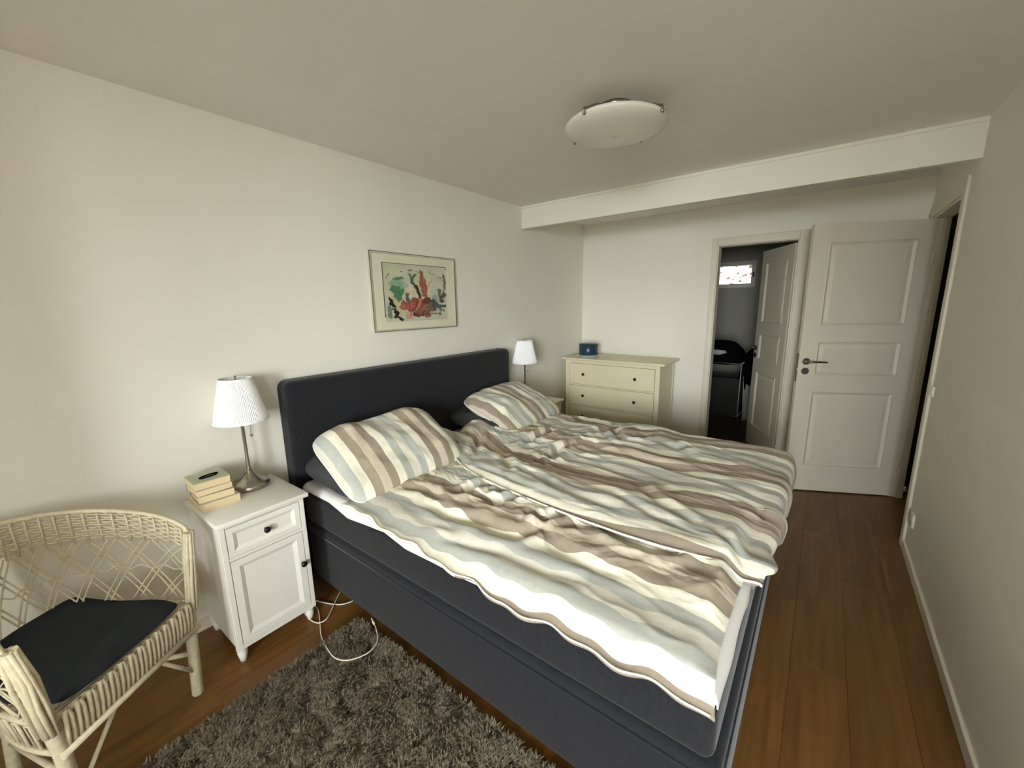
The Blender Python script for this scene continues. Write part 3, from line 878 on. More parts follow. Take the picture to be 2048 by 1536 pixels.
# ---- pillows
def pillow(lx, ly, th, loc, rot, m, label, seed, uvoff=0.0, wr=0.010, sag=0.0, piping=False, group=None, corner=0.03):
    n = 56; k = 64
    nn = vnoise(seed); n5 = vnoise(seed+1)
    u = np.linspace(-1, 1, n); v = np.linspace(-1, 1, k)
    U, V = np.meshgrid(u, v, indexing='ij')
    # outline: slightly pinched sides, blunted corners
    rad = np.maximum(np.abs(U), np.abs(V)); cor = (np.abs(U)*np.abs(V))
    shrink = 1-0.12*np.clip(cor, 0, 1)**4
    X = lx/2*U*shrink*(1-corner*(1-V**2)*np.abs(U)**3); Y = ly/2*V*shrink*(1-corner*(1-U**2)*np.abs(V)**3)
    prof = (np.clip(1-np.abs(U)**2.6, 0, 1)**0.46)*(np.clip(1-np.abs(V)**3.2, 0, 1)**0.46)
    prof = prof*(0.86+0.5*nn(U*1.6+4, V*1.6+4))
    ru = rumple(X*1.0+seed, Y*1.0, 0.2, 0.22, 0.075, seed+3)
    edgep = np.clip(np.maximum(np.abs(U), np.abs(V)), 0, 1)
    top = th*0.62*prof+wr*(ru*1.0)*np.clip(prof*2, 0, 1)+wr*0.9*n5(U*5, V*6)*np.clip(prof*2, 0, 1)
    bot = -th*0.38*prof
    sg = -sag*(U*0.5+0.5)**2
    Pt = np.stack([X, Y, top+sg], -1); Pb = np.stack([X, Y, bot+sg], -1)
    Vv = np.concatenate([Pt.reshape(-1, 3), Pb.reshape(-1, 3)])
    uv = np.stack([Y+uvoff+0.012*nn(U*2, V*2), X], -1).reshape(-1, 2); uv = np.concatenate([uv, uv])
    F = []
    off = n*k
    for i in range(n-1):
        for j_ in range(k-1):
            a = i*k+j_
            F.append((a, a+k, a+k+1, a+1)); F.append((off+a+1, off+a+k+1, off+a+k, off+a))
    bd = [i*k for i in range(n)]+[(n-1)*k+j_ for j_ in range(1, k)]+[i*k+k-1 for i in range(n-2, -1, -1)]+[j_ for j_ in range(k-2, 0, -1)]
    for q in range(len(bd)):
        a, b_ = bd[q], bd[(q+1) % len(bd)]
        F.append((b_, a, off+a, off+b_))
    o = mesh('pillow', Vv, F, m, None, True, uv)
    o.location = loc; o.rotation_euler = rot
    tag(o, label, 'pillow', group)
    if piping:
        path = [tuple(Vv[i]) for i in bd[::2]]
        MB().tube(path, 0.0035, 6, closed=True).build('piping', PIPING, o)
    return o
GP = 'pillows against the headboard'
pillow(0.52, 0.80, 0.21, (0.365, 1.375, 0.697), (R(2), R(5), R(1)), CHAR, 'charcoal pillow lying under the striped pillow nearest the lamp with books', 41, group=GP)
pillow(0.52, 0.80, 0.20, (0.355, 2.45, 0.695), (0, R(8), R(-2)), CHAR, 'charcoal pillow in the middle, mostly hidden under the far striped pillow', 45, group=GP)
pillow(0.54, 0.71, 0.20, (0.450, 1.345, 0.775), (R(4), R(23), R(-4)), STRIPE_P, 'striped pillow on the near half of the bed, propped on a charcoal one', 51, 0.0445*6.4+0.36, piping=True, group=GP, sag=0.02, wr=0.014)
pillow(0.56, 0.74, 0.21, (0.440, 2.49, 0.770), (R(1), R(19), R(5)), STRIPE_P, 'striped pillow on the far half of the bed, beside the distant lamp', 57, 0.0445*3.0+0.35, piping=True, group=GP, sag=0.03, wr=0.015)

# ================================================================== NIGHTSTANDS
def raised_front(parent, name, w_, h_, t_, m, border=0.035, slope=0.018):
    """framed front with a sloped inner moulding; local: y across, z up, front towards +x"""
    rings = [(0, 0.0), (0, t_), (border, t_), (border+slope, t_-0.008), (border+slope+0.002, t_-0.008)]
    vs = []; fs = []
    for ins, x in rings:
        vs += [(x, ins, ins), (x, w_-ins, ins), (x, w_-ins, h_-ins), (x, ins, h_-ins)]
    for i in range(len(rings)-1):
        for j_ in range(4):
            a, b_ = i*4+j_, i*4+(j_+1) % 4
            fs.append((a, b_, b_+4, a+4))
    k = (len(rings)-1)*4; fs.append((k, k+1, k+2, k+3)); fs.append((3, 2, 1, 0))
    return mesh(name, vs, fs, m, parent)
def knob(parent, p, ax=(1, 0, 0), r=0.014):
    a = np.array(ax, float); p = np.array(p, float)
    prof = [(0.0, 0.006), (0.010, 0.006), (0.016, r*0.95), (0.022, r), (0.027, r*0.75), (0.029, 0.002)]
    MB().tube([p+a*d for d, _ in prof], [max(r_, 0.001) for _, r_ in prof], 14).build('knob', KNOB, parent)

ND, NW, NH = 0.375, 0.372, 0.682     # depth x, width y, height
def nightstand():
    t = thing('nightstand', '', 'nightstand', (0.022, 0.513, 0), 0, 'white bedside cabinets')
    z0, zt = 0.085, NH-0.022
    MB().box((0, 0, zt), (ND+0.014, NW+0.006, NH), 0.005, 2).build('top', LACQ, t)
    x1 = ND-0.006
    for y in (0.012, NW-0.028):
        MB().box((0.012, y, z0), (x1-0.0205, y+0.016, zt), 0.001, 1).build('side_panel', LACQ, t)
    MB().box((0.008, 0.014, z0), (0.014, NW-0.014, zt)).build('back_panel', LACQ, t)
    MB().box((0.014, 0.02, z0), (x1-0.02, NW-0.02, z0+0.016)).build('bottom_panel', LACQ, t)
    # face frame
    f = MB()
    f.box((x1-0.02, 0.012, z0-0.012), (x1, 0.034, zt), 0.002, 1).box((x1-0.02, NW-0.034, z0-0.012), (x1, NW-0.012, zt), 0.002, 1)
    zd = zt-0.150
    f.box((x1-0.02, 0.034, zt-0.012), (x1-0.001, NW-0.034, zt)).box((x1-0.02, 0.034, zd-0.014), (x1-0.001, NW-0.034, zd)).box((x1-0.02, 0.034, z0-0.012), (x1-0.001, NW-0.034, z0+0.010))
    f.build('face_frame', LACQ, t)
    w_ = NW-0.068-0.006
    d = raised_front(t, 'drawer', w_, zt-0.012-zd-0.006, 0.016, LACQ, 0.022, 0.016); d.location = (x1-0.014, 0.037, zd+0.003)
    knob(d, (0.010, w_/2, (zt-0.012-zd-0.006)/2))
    dh = zd-0.014-(z0+0.010)-0.006
    q = raised_front(t, 'door', w_, dh, 0.016, LACQ, 0.028, 0.018); q.location = (x1-0.014, 0.037, z0+0.013)
    knob(q, (0.016, w_-0.016, dh*0.60))
    for (x, y) in ((0.035, 0.035), (0.035, NW-0.035), (x1-0.03, 0.035), (x1-0.03, NW-0.035)):
        MB().lathe([(0.0, 0), (0.012, 0), (0.016, 0.02), (0.021, 0.045), (0.017, 0.052), (0.022, 0.060), (0.022, z0-0.002), (0.0, z0-0.002)], 18, (x, y, 0)).build('foot', LACQ, t)
    return t
ns = nightstand()
ns['label'] = 'white bedside cabinet between the wicker chair and the bed, holding books'
ns.rotation_euler = (0, 0, 0.011)
ns2 = copy_tree(ns)
ns2['label'] = 'white bedside cabinet half hidden behind the far pillow, next to the chest'
ns2.location = (0.045, 2.872, 0); ns2.rotation_euler = (0, 0, 0)

# ================================================================== TABLE LAMPS
def table_lamp():
    t = thing('table_lamp', '', 'lamp', (0.104, 0.763, NH), 0, 'matching bedside lamps')
    MB().lathe([(0.0, 0.0), (0.080, 0.0), (0.083, 0.005), (0.083, 0.018), (0.080, 0.023), (0.066, 0.030), (0.045, 0.040), (0.030, 0.054), (0.020, 0.068), (0.013, 0.080), (0.011, 0.092), (0.0, 0.092)], 40).build('base', STEEL, t)
    MB().lathe([(0.011, 0.086), (0.0085, 0.10), (0.0075, 0.14), (0.0075, 0.36), (0.011, 0.365), (0.011, 0.40), (0.0, 0.40)], 20).build('pole', STEEL, t)
    # pleated shade, open at both ends
    npl = 84
    zb, zt_, rb, rt = 0.335, 0.540, 0.113, 0.066
    n = npl*2
    vs = []; fs = []
    rows = [(0.0, 0), (0.06, 1), (0.5, 1), (0.94, 1), (1.0, 0)]
    for (q, pl) in rows:
        r = rb+(rt-rb)*q; z = zb+(zt_-zb)*q
        for j_ in range(n):
            a = 2*math.pi*j_/n; rr_ = r+(0.0022 if j_ % 2 else -0.0008)*pl
            vs.append((rr_*math.cos(a), rr_*math.sin(a), z))
    for i in range(len(rows)-1):
        for j_ in range(n):
            j2 = (j_+1) % n
            fs.append((i*n+j_, i*n+j2, (i+1)*n+j2, (i+1)*n+j_))
    sh = mesh('shade', vs, fs, SHADE, t)
    for (r, z) in ((rb+0.0015, zb+0.006), (rt+0.0015, zt_-0.006)):
        MB().lathe([(r, -0.007), (r+0.0015, -0.006), (r+0.0015, 0.006), (r, 0.007)], 64, (0, 0, z)).build('shade_trim', SHADE, sh)
    sp = MB()
    for k in range(3):
        a = k*2.094+0.4
        sp.tube([(0, 0, zt_-0.012), (rt*math.cos(a), rt*math.sin(a), zt_-0.006)], 0.0016, 6)
    sp.tube([(0, 0, 0.40), (0, 0, zt_+0.004)], 0.004, 8).sphere((0, 0, zt_+0.007), 0.006)
    sp.build('shade_carrier', STEEL, t)
    MB().sphere((0, 0, 0.435), (0.028, 0.028, 0.034), 16, 10).build('bulb', GLASSW, t)
    ch = MB()
    cx, cy = 0.012, 0.028
    ch.tube([(0, 0.0, 0.375), (cx*0.7, cy*0.7, 0.372), (cx, cy, 0.36), (cx, cy, 0.262)], 0.0013, 6)
    c_ = ch.build('pull_chain', STEEL, t)
    MB().sphere((cx, cy, 0.256), 0.0075, 14, 10).build('bead', STEEL, c_)
    return t
lp = table_lamp()
lp['label'] = 'nickel table lamp with pleated white shade standing beside the books'
lp2 = copy_tree(lp)
lp2['label'] = 'nickel table lamp with pleated white shade behind the far pillow'
lp2.location = (0.135, 3.052, NH)

# ================================================================== BOOKS
def book(name, label, cx, cy, z, L_, Wd, th, rz, cover, spine_col):
    """closed paperback lying flat: spine on the -y side, fore edge to +y, long side along local x"""
    t = thing(name, label, 'book', (cx, cy, z), rz, 'books on the bedside cabinet')
    mc = mat('cover_'+label.split()[0]+str(len(bpy.data.materials)), cover, 0.45, noise=0.10, nscale=14)
    c = 0.0016
    b = MB().box((-L_/2, -Wd/2, 0), (L_/2, Wd/2, c)).box((-L_/2, -Wd/2, th-c), (L_/2, Wd/2, th)).box((-L_/2, -Wd/2, c), (L_/2, -Wd/2+c, th-c))
    b.build('cover', mc, t)
    MB().box((-L_/2+0.002, -Wd/2+c, c), (L_/2-0.002, Wd/2-0.002, th-c)).build('pages', PAPER, t)
    return t
bz = NH
B0 = (0.150, 0.596)
books = [
    ('cream thin book at the bottom of the stack on the bedside cabinet', 0.190, 0.135, 0.030, 2, srgb(226, 218, 206)),
    ('book with olive cover edge, second from the bottom of the stack', 0.178, 0.118, 0.030, -3, srgb(120, 122, 92)),
    ('tan paperback just under the top book of the stack', 0.176, 0.112, 0.026, 1, srgb(150, 140, 126)),
    ('pale green paperback on top of the stack, with a black loop on it', 0.178, 0.116, 0.028, -2, srgb(186, 190, 164)),
]
offs = [(0.0, 0.004), (-0.004, -0.001), (-0.002, -0.008), (-0.006, -0.010)]
for (lab, L_, Wd, th, rz, col), (ox, oy) in zip(books, offs):
    # pages of the long side look towards the room: local +y -> world +x
    book('book', lab, B0[0]+ox, B0[1]+oy, bz, L_*0.76, Wd*1.25, th*1.12, R(rz-90), col, col)
    bz += th*1.12
loop = []
for k in range(28):
    a = 2*math.pi*k/28
    loop.append((0.013*math.cos(a)*(1 if True else 0), 0.036*math.sin(a), 0))
lo = MB().tube(loop, 0.0032, 8, closed=True).box((-0.004, 0.028, -0.003), (0.006, 0.036, 0.004), 0.001, 1).build('hair_tie', BLACK, None, (0.155, 0.588, bz+0.0034), (0, 0, R(12)))
tag(lo, 'black elastic loop lying on the topmost book', 'hair tie')

# ================================================================== CHEST OF DRAWERS
def chest():
    X0, X1, Y0, Y1, Z = 0.047, 1.143, 3.8545, 4.3555, 0.975
    t = thing('chest_of_drawers', 'cream wooden chest with wide drawers and small black knobs in the corner', 'chest of drawers', (X0, Y0, 0))
    W_, D_ = X1-X0, Y1-Y0
    MB().box((0, 0, Z-0.022), (W_, D_, Z), 0.006, 2).build('top', CREAM, t)
    b0, b1 = 0.045, W_-0.045
    yf = 0.022
    for x in (b0, b1-0.045):
        MB().box((x, yf, 0.0), (x+0.045, yf+0.045, Z-0.022), 0.003, 1).build('front_post', CREAM, t)
        MB().box((x, D_-0.055, 0.0), (x+0.045, D_-0.012, Z-0.022), 0.003, 1).build('rear_post', CREAM, t)
    for x in (b0+0.006, b1-0.018):
        MB().box((x, yf+0.045, 0.05), (x+0.012, D_-0.055, Z-0.022)).build('side_panel', CREAM, t)
    MB().box((b0+0.045, D_-0.022, 0.05), (b1-0.045, D_-0.014, Z-0.022)).build('back_panel', CREAM, t)
    r = MB()
    xa, xb = b0+0.045, b1-0.045
    r.box((xa, yf+0.002, 0.920), (xb, yf+0.03, Z-0.022))
    for z in (0.690, 0.466, 0.240):
        r.box((xa, yf+0.006, z-0.006), (xb, yf+0.03, z+0.006))
    r.box((xa, yf+0.002, 0.03), (xb, yf+0.03, 0.07))
    r.build('front_rails', CREAM, t)
    for (za, zb) in ((0.696+0.003, 0.920-0.003), (0.472+0.003, 0.684-0.003), (0.246+0.003, 0.460-0.003), (0.07+0.003, 0.234-0.003)):
        d = MB().box((xa+0.004, yf, za), (xb-0.004, yf+0.022, zb), 0.002, 1).build('drawer', CREAM, t)
        zk = za+(zb-za)*0.5
        for xk in (0.306-X0, 0.864-X0):
            knob(d, (xk, yf+0.002, zk), (0, -1, 0), 0.015)
    return t
chest()
# blue tin
tin = thing('blue_tin', 'round dark blue tin with a pale base on the cream chest', 'tin', (0.285, 4.02, 0.975))
BLUE = mat('dark_blue_enamel', srgb(30, 56, 78), 0.30, noise=0.10, nscale=10, spec=0.5)
MB().lathe([(0.0, 0.026), (0.098, 0.026), (0.100, 0.030), (0.100, 0.128), (0.097, 0.131)], 48).build('body', BLUE, tin)
MB().lathe([(0.097, 0.131), (0.101, 0.131), (0.102, 0.138), (0.094, 0.144), (0.05, 0.149), (0.0, 0.150)], 48).build('lid', BLUE, tin)
MB().lathe([(0.0, 0.0), (0.096, 0.0), (0.099, 0.003), (0.099, 0.026), (0.0, 0.026)], 48).build('base', mat('pale_blue_base', srgb(150, 165, 165), 0.35, noise=0.03), tin)

# ================================================================== PICTURE
def picture():
    y0_, y1_, z0_, z1_ = 1.587, 2.314, 1.3815, 1.881
    t = thing('framed_picture', 'framed abstract painting with a green leaf and red shapes on the wall', 'picture', (0, (y0_+y1_)/2, z0_))
    w_, h_ = y1_-y0_, z1_-z0_
    FR = mat('pale_silver_frame', srgb(196, 194, 180), 0.4, noise=0.03, nscale=30, spec=0.5)
    FRD = mat('frame_dark_edge', srgb(92, 88, 74), 0.5, noise=0.05, nscale=30)
    for (a, b_) in (((-w_/2, 0), (-w_/2+0.012, h_)), ((w_/2-0.012, 0), (w_/2, h_)), ((-w_/2+0.012, 0), (w_/2-0.012, 0.012)), ((-w_/2+0.012, h_-0.012), (w_/2-0.012, h_))):
        f = MB().box((0.002, a[0], a[1]), (0.022, b_[0], b_[1]), 0.001, 1).build('frame_rail', FR, t)
    e = MB()
    g = 0.0035
    for (a, b_) in (((-w_/2-g*0.2, -g*0.2), (-w_/2+g, h_)), ((w_/2-g, -g*0.2), (w_/2+g*0.2, h_)), ((-w_/2, -g*0.2), (w_/2, g)), ((-w_/2, h_-g), (w_/2, h_+g*0.2))):
        e.box((0.0215, a[0], a[1]), (0.0235, b_[0], b_[1]))
    e.build('frame_edge', FRD, t)
    MB().box((0.004, -w_/2+0.010, 0.010), (0.014, w_/2-0.010, h_-0.010)).build('mat_board', mat('cream_mat_board', srgb(222, 220, 198), 0.9, noise=0.01, nscale=10), t)
    # the painted sheet: colours laid out as brush strokes on a fine grid
    aw, ah = 0.545, 0.372
    n, k = 190, 150
    U, V = np.meshgrid(np.linspace(0, 1, n), np.linspace(0, 1, k), indexing='ij')
    PX, PY = 235+U*1310+V*20, 120+V*1270+U*40
    wob = vnoise(71); wo2 = vnoise(72)
    PX2 = PX+46*wob(PX/60, PY/60)+20*wo2(PX/22, PY/22); PY2 = PY+46*wo2(PX/60+7, PY/60)+20*wob(PX/22, PY/22)
    col = np.ones((n, k, 3))*np.array([196, 197, 174.])
    col += 16*wob(PX/150, PY/150)[..., None]
    def lay(mask, c, a=1.0):
        c = np.array(c, float)+(22*wo2(PX/30, PY/30)+14*wob(PX/12, PY/12))[..., None]
        w__ = np.clip(mask, 0, 1)[..., None]*a
        col[:] = col*(1-w__)+c*w__
    def stroke(pts, wd, c, a=1.0):
        d, tt, sd = seg_dist(PX2/1000, PY2/1000, [(p[0]/1000, p[1]/1000) for p in pts])
        lay((wd/2-d*1000)/10+0.5, c, a)
    def poly(pts, c, a=1.0):
        inside = np.zeros(PX.shape, bool); m = len(pts)
        for i in range(m):
            x1, y1 = pts[i]; x2, y2 = pts[(i+1) % m]
            cond = ((y1 > PY2) != (y2 > PY2)) & (PX2 < (x2-x1)*(PY2-y1)/((y2-y1) or 1e-9)+x1)
            inside ^= cond
        lay(inside.astype(float), c, a)
    stroke([(430, 880), (500, 1260)], 110, (192, 182, 128), 0.8)
    stroke([(740, 640), (720, 860)], 90, (222, 204, 182), 0.8)
    stroke([(1230, 420), (1130, 640)], 50, (182, 158, 140), 0.6)
    stroke([(1260, 620), (1300, 760)], 150, (186, 198, 182), 0.7)
    poly([(430, 420), (600, 400), (640, 440), (610, 520), (640, 640), (640, 760), (560, 920), (500, 990), (450, 880), (400, 740), (330, 700), (380, 620), (335, 560), (400, 480)], (128, 162, 138), 0.95)
    poly([(380, 620), (520, 600), (550, 710), (640, 650), (640, 760), (560, 920), (505, 975), (440, 850), (405, 740), (335, 700)], (74, 120, 86), 0.95)
    poly([(430, 420), (600, 400), (640, 440), (540, 470), (430, 470)], (80, 124, 94), 0.9)
    stroke([(600, 500), (660, 620)], 80, (160, 178, 158), 0.8)
    stroke([(745, 345), (795, 450), (862, 345)], 42, (84, 100, 76)); stroke([(800, 440), (800, 520), (885, 650)], 50, (78, 92, 66)); stroke([(880, 640), (945, 870)], 58, (58, 34, 28))
    poly([(960, 235), (1010, 262), (1052, 400), (1105, 500), (1115, 870), (980, 870), (955, 600), (950, 300)], (152, 98, 78))
    stroke([(1000, 300), (1010, 820)], 16, (128, 72, 56), 0.7); stroke([(1070, 520), (1080, 840)], 22, (122, 76, 58), 0.7)
    for (x, y, r_, c) in ((620, 1060, 105, (170, 100, 84)), (760, 1090, 115, (168, 92, 80)), (830, 950, 85, (146, 90, 74)), (910, 1000, 115, (158, 76, 66)), (960, 1210, 120, (136, 84, 74)),
                          (1100, 980, 110, (98, 60, 54)), (1080, 1120, 105, (140, 96, 88)), (1220, 1110, 115, (112, 98, 86)), (1100, 1270, 85, (146, 86, 80)), (690, 1260, 75, (198, 158, 126)), (830, 1260, 55, (100, 54, 44))):
        stroke([(x, y), (x+1, y+1)], 2*r_, c)
    for pts, wd, c in (([(540, 1010), (600, 930), (680, 1040)], 22, (132, 62, 50)), ([(880, 900), (850, 1090), (780, 1180), (820, 1310), (980, 1300), (1030, 1180)], 34, (96, 52, 42)),
                       ([(930, 900), (930, 1060), (880, 1150)], 26, (198, 140, 108)), ([(720, 1080), (740, 1280)], 26, (150, 70, 56)), ([(760, 930), (830, 880), (880, 960)], 26, (116, 70, 56)),
                       ([(1160, 930), (1240, 1010), (1270, 1200)], 36, (74, 62, 56)), ([(1040, 1320), (1110, 1230), (1180, 1330)], 28, (120, 64, 58)), ([(1190, 1270), (1400, 1280)], 26, (126, 84, 72)),
                       ([(640, 1330), (780, 1330)], 20, (186, 120, 100))):
        stroke(pts, wd, c)
    stroke([(690, 800), (695, 880), (715, 980)], 56, (98, 90, 88)); 
    stroke([(330, 880), (370, 960), (345, 1000), (430, 1050)], 52, (26, 28, 24)); stroke([(400, 1110), (480, 1200), (445, 1270), (570, 1360)], 56, (24, 26, 22))
    stroke([(335, 1060), (345, 1290)], 70, (106, 118, 104), 0.85)
    stroke([(1390, 690), (1400, 860)], 72, (112, 104, 96)); stroke([(1280, 880), (1330, 1010)], 120, (132, 156, 144), 0.8); stroke([(1510, 820), (1420, 880), (1440, 980)], 80, (100, 78, 72))
    stroke([(1240, 950), (1350, 1090), (1520, 1090)], 66, (78, 86, 84)); stroke([(1380, 1120), (1400, 1180)], 90, (92, 100, 98)); stroke([(1480, 1170), (1500, 1230)], 36, (66, 72, 62)); stroke([(1330, 1130), (1390, 1200)], 26, (186, 188, 186))
    stroke([(1480, 350), (1520, 500), (1495, 780)], 40, (112, 106, 88))
    for pts, wd in (([(700, 245), (745, 262), (795, 255)], 22), ([(1180, 275), (1215, 325), (1300, 345)], 20), ([(575, 300), (600, 303)], 24), ([(1370, 380), (1440, 425)], 18), ([(890, 285), (945, 315)], 22)):
        stroke(pts, wd, (72, 76, 66))
    stroke([(290, 440), (365, 352)], 20, (124, 88, 66))
    lin = np.where(col/255 <= 0.04045, col/255/12.92, ((np.clip(col, 0, 255)/255+0.055)/1.055)**2.4)
    yy = -aw/2+U*aw+0.004; zz = h_/2-0.004+ah/2-V*ah
    P = np.stack([np.full(U.shape, 0.0155), yy, zz], -1).reshape(-1, 3)
    F = [(i*k+j_, i*k+j_+1, (i+1)*k+j_+1, (i+1)*k+j_) for i in range(n-1) for j_ in range(k-1)]
    m, N, L, p = new_mat('painting_pigment')
    at = N.new('ShaderNodeAttribute'); at.attribute_name = 'pigment'
    L.new(at.outputs['Color'], p.inputs['Base Color']); p.inputs['Roughness'].default_value = 0.7
    o = mesh('painting', P, F, m, t)
    ca = o.data.color_attributes.new('pigment', 'FLOAT_COLOR', 'POINT')
    rgba = np.ones((n*k, 4), np.float32); rgba[:, :3] = lin.reshape(-1, 3)
    ca.data.foreach_set('color', rgba.ravel())
    # thin dark line round the sheet
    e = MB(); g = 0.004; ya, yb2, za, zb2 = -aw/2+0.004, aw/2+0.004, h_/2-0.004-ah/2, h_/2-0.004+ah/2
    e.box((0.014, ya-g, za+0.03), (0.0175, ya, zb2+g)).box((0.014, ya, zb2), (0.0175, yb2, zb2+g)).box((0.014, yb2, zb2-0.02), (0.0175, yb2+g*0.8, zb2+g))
    e.build('mat_bevel', mat('mat_bevel_dark_line', srgb(96, 92, 76), 0.7, noise=0.05), t)
picture()

# ================================================================== CEILING LAMP
def ceiling_lamp():
    cx, cy = 1.43, 1.955
    t = thing('ceiling_lamp', 'round opal glass ceiling lamp held by small metal clips', 'ceiling lamp', (cx, cy, H))
    MB().lathe([(0.0, 0.0), (0.075, 0.0), (0.075, -0.014), (0.066, -0.022), (0.0, -0.022)], 40).build('canopy', CHROME, t)
    rr_ = 0.222; zr = -0.078
    prof = [(rr_-0.004, zr+0.002), (rr_, zr)]
    for k in range(1, 15):
        a = k/14*math.pi/2
        prof.append((rr_*math.cos(a)+0.002, zr-0.052*math.sin(a)))
    prof2 = [(max(r-0.005, 0.0), z+0.005) for r, z in reversed(prof)]
    MB().lathe(prof+prof2+[prof[0]], 64).build('glass_bowl', GLASSW, t)
    for k in range(4):
        a = R(45+90*k)+0.62
        ca, sa = math.cos(a), math.sin(a)
        m_ = MB()
        m_.tube([(0.05*ca, 0.05*sa, -0.012), (0.14*ca, 0.14*sa, -0.030), (0.205*ca, 0.205*sa, zr+0.016), (0.226*ca, 0.226*sa, zr+0.010), (0.229*ca, 0.229*sa, zr-0.004), (0.220*ca, 0.220*sa, zr-0.012)], [0.005, 0.005, 0.0048, 0.0045, 0.0045, 0.004], 8)
        m_.sphere((0.226*ca, 0.226*sa, zr-0.010), 0.0085, 12, 8)
        m_.build('clip_arm', CHROME, t)
    MB().lathe([(0.0, -0.022), (0.03, -0.022), (0.03, -0.045), (0.0, -0.045)], 20).build('bulb_holder', PLAST, t)
ceiling_lamp()

# ================================================================== WICKER CHAIR
def wicker_chair():
    # local x = chair's width (towards its left arm by the cabinet), y = backwards, z up; front centre at the origin
    t = thing('wicker_armchair', 'white painted wicker tub armchair with lattice back at the left edge', 'chair', (0.525, 0.208, 0), math.atan2(0.824, -0.567))
    ra = random.Random(3)
    SZ = 0.405
    a0, b0 = 0.238, 0.40        # seat ring
    a1, b1 = 0.276, 0.465       # rim ring
    def rim_z(th): return 0.672+0.165*math.sqrt(max(math.sin(th), 0))
    def tub(th, q):
        """point of the tub wall: q = 0 at the seat, 1 at the rim"""
        a = a0+(a1-a0)*q+0.012*math.sin(q*math.pi); b_ = b0+(b1-b0)*q+0.012*math.sin(q*math.pi)
        return np.array([a*math.cos(th), b_*math.sin(th)-0.0, SZ+(rim_z(th)-SZ)*q])
    TH = [math.pi*k/60 for k in range(61)]
    def ring(q, r, off=0, out=0.0, weave=0.0, ph=0):
        pts = []
        for k, th in enumerate([math.pi*i/120 for i in range(121)]):
            p = tub(th, q); nrm = np.array([math.cos(th), math.sin(th), 0])
            pts.append(p+nrm*(out+weave*math.sin(k*math.pi/2+ph)))
        return pts
    # thick rolled rim
    MB().tube(ring(1.0, 0, out=0.010), 0.0075, 8).build('rim', WICKER, t)
    # woven band below the rim: strands passing in front of and behind the stakes
    bnd = MB(); nst = 11
    for s_ in range(nst):
        q = 0.985-0.0245*s_
        bnd.tube(ring(q, 0, out=0.010-0.0008*s_, weave=0.0052, ph=math.pi*(s_ % 2)), 0.0034, 5)
    tag(bnd.build('woven_band', WICKER, t), kind='stuff')
    qb = 0.985-0.0245*nst
    for k in range(31):
        th = math.pi*(k+0.5)/31
        MB().tube([tub(th, q) for q in (qb-0.02, 0.88, 0.985)], 0.0036, 5).build('stake', WICKER, t)
    # lattice canes, two crossing families in pairs
    for fam in (1, -1):
        for k in range(34):
            th0 = math.pi*(-0.16+1.32*(k//2)/16)+(k % 2)*0.055
            pts = []
            for i in range(15):
                q = qb-(qb-0.02)*i/14; th = th0-fam*0.46*(i/14-0.5)
                if 0.01 < th < math.pi-0.01: pts.append(tub(th, q)+np.array([math.cos(th), math.sin(th), 0])*0.0025*fam)
            if len(pts) > 2: MB().tube(pts, 0.0027, 5).build('lattice_cane', WICKER, t)
    for q in (0.41,):
        MB().tube([tub(th, q+0.02*math.sin(th*34)) for th in [math.pi*(i+0.5)/140 for i in range(140)]], 0.003, 5).build('lattice_binder', WICKER, t)
    # seat ring and woven seat
    MB().tube([tub(th, 0.0) for th in TH]+[np.array([x, 0.0, SZ]) for x in np.linspace(-a0, a0, 12)[1:-1]], 0.010, 8, closed=True).build('seat_ring', WICKER, t)
    st = MB()
    for k in range(34):
        y = 0.008+k*0.0115; xm = a0*math.sqrt(max(0, 1-(y/b0)**2))
        if xm > 0.02:
            st.tube([(x, y, SZ+0.002+0.003*math.sin(x*140+k*math.pi)) for x in np.linspace(-xm, xm, 25)], 0.0052, 5)
    tag(st.build('woven_seat', WICKER, t), kind='stuff')
    # apron: vertical loops all round, between the seat ring and the lower rail
    RZ = 0.295
    def low(th): 
        return np.array([(a0-0.006)*math.cos(th), (b0-0.02)*math.sin(th), RZ])
    nl = 14
    for k in range(nl):
        x = -a0+0.03+(2*a0-0.06)*k/(nl-1)
        w_ = 0.0080
        pts = [(x-w_, -0.004, RZ), (x-w_, -0.012, RZ+0.05), (x-w_*0.9, -0.014, SZ-0.01), (x-w_*0.4, -0.010, SZ+0.010), (x+w_*0.4, -0.010, SZ+0.010), (x+w_*0.9, -0.014, SZ-0.01), (x+w_, -0.012, RZ+0.05), (x+w_, -0.004, RZ)]
        MB().tube(pts, 0.0066, 6).build('apron_loop', WICKER, t)
    for k in range(26):
        th = math.pi*(k+0.5)/26; e = 0.02
        pts = [low(th-e), tub(th-e, 0)*[1.02, 1.02, 1]+np.array([0, 0, -0.01]), tub(th+e, 0)*[1.02, 1.02, 1]+np.array([0, 0, -0.01]), low(th+e)]
        MB().tube(pts, 0.0046, 6).build('apron_loop', WICKER, t)
    MB().tube([low(th) for th in TH], 0.009, 8).build('apron_rail', WICKER, t)
    MB().tube([(-a0-0.004, -0.012, RZ), (a0+0.004, -0.012, RZ)], 0.0105, 8).build('front_rail', WICKER, t)
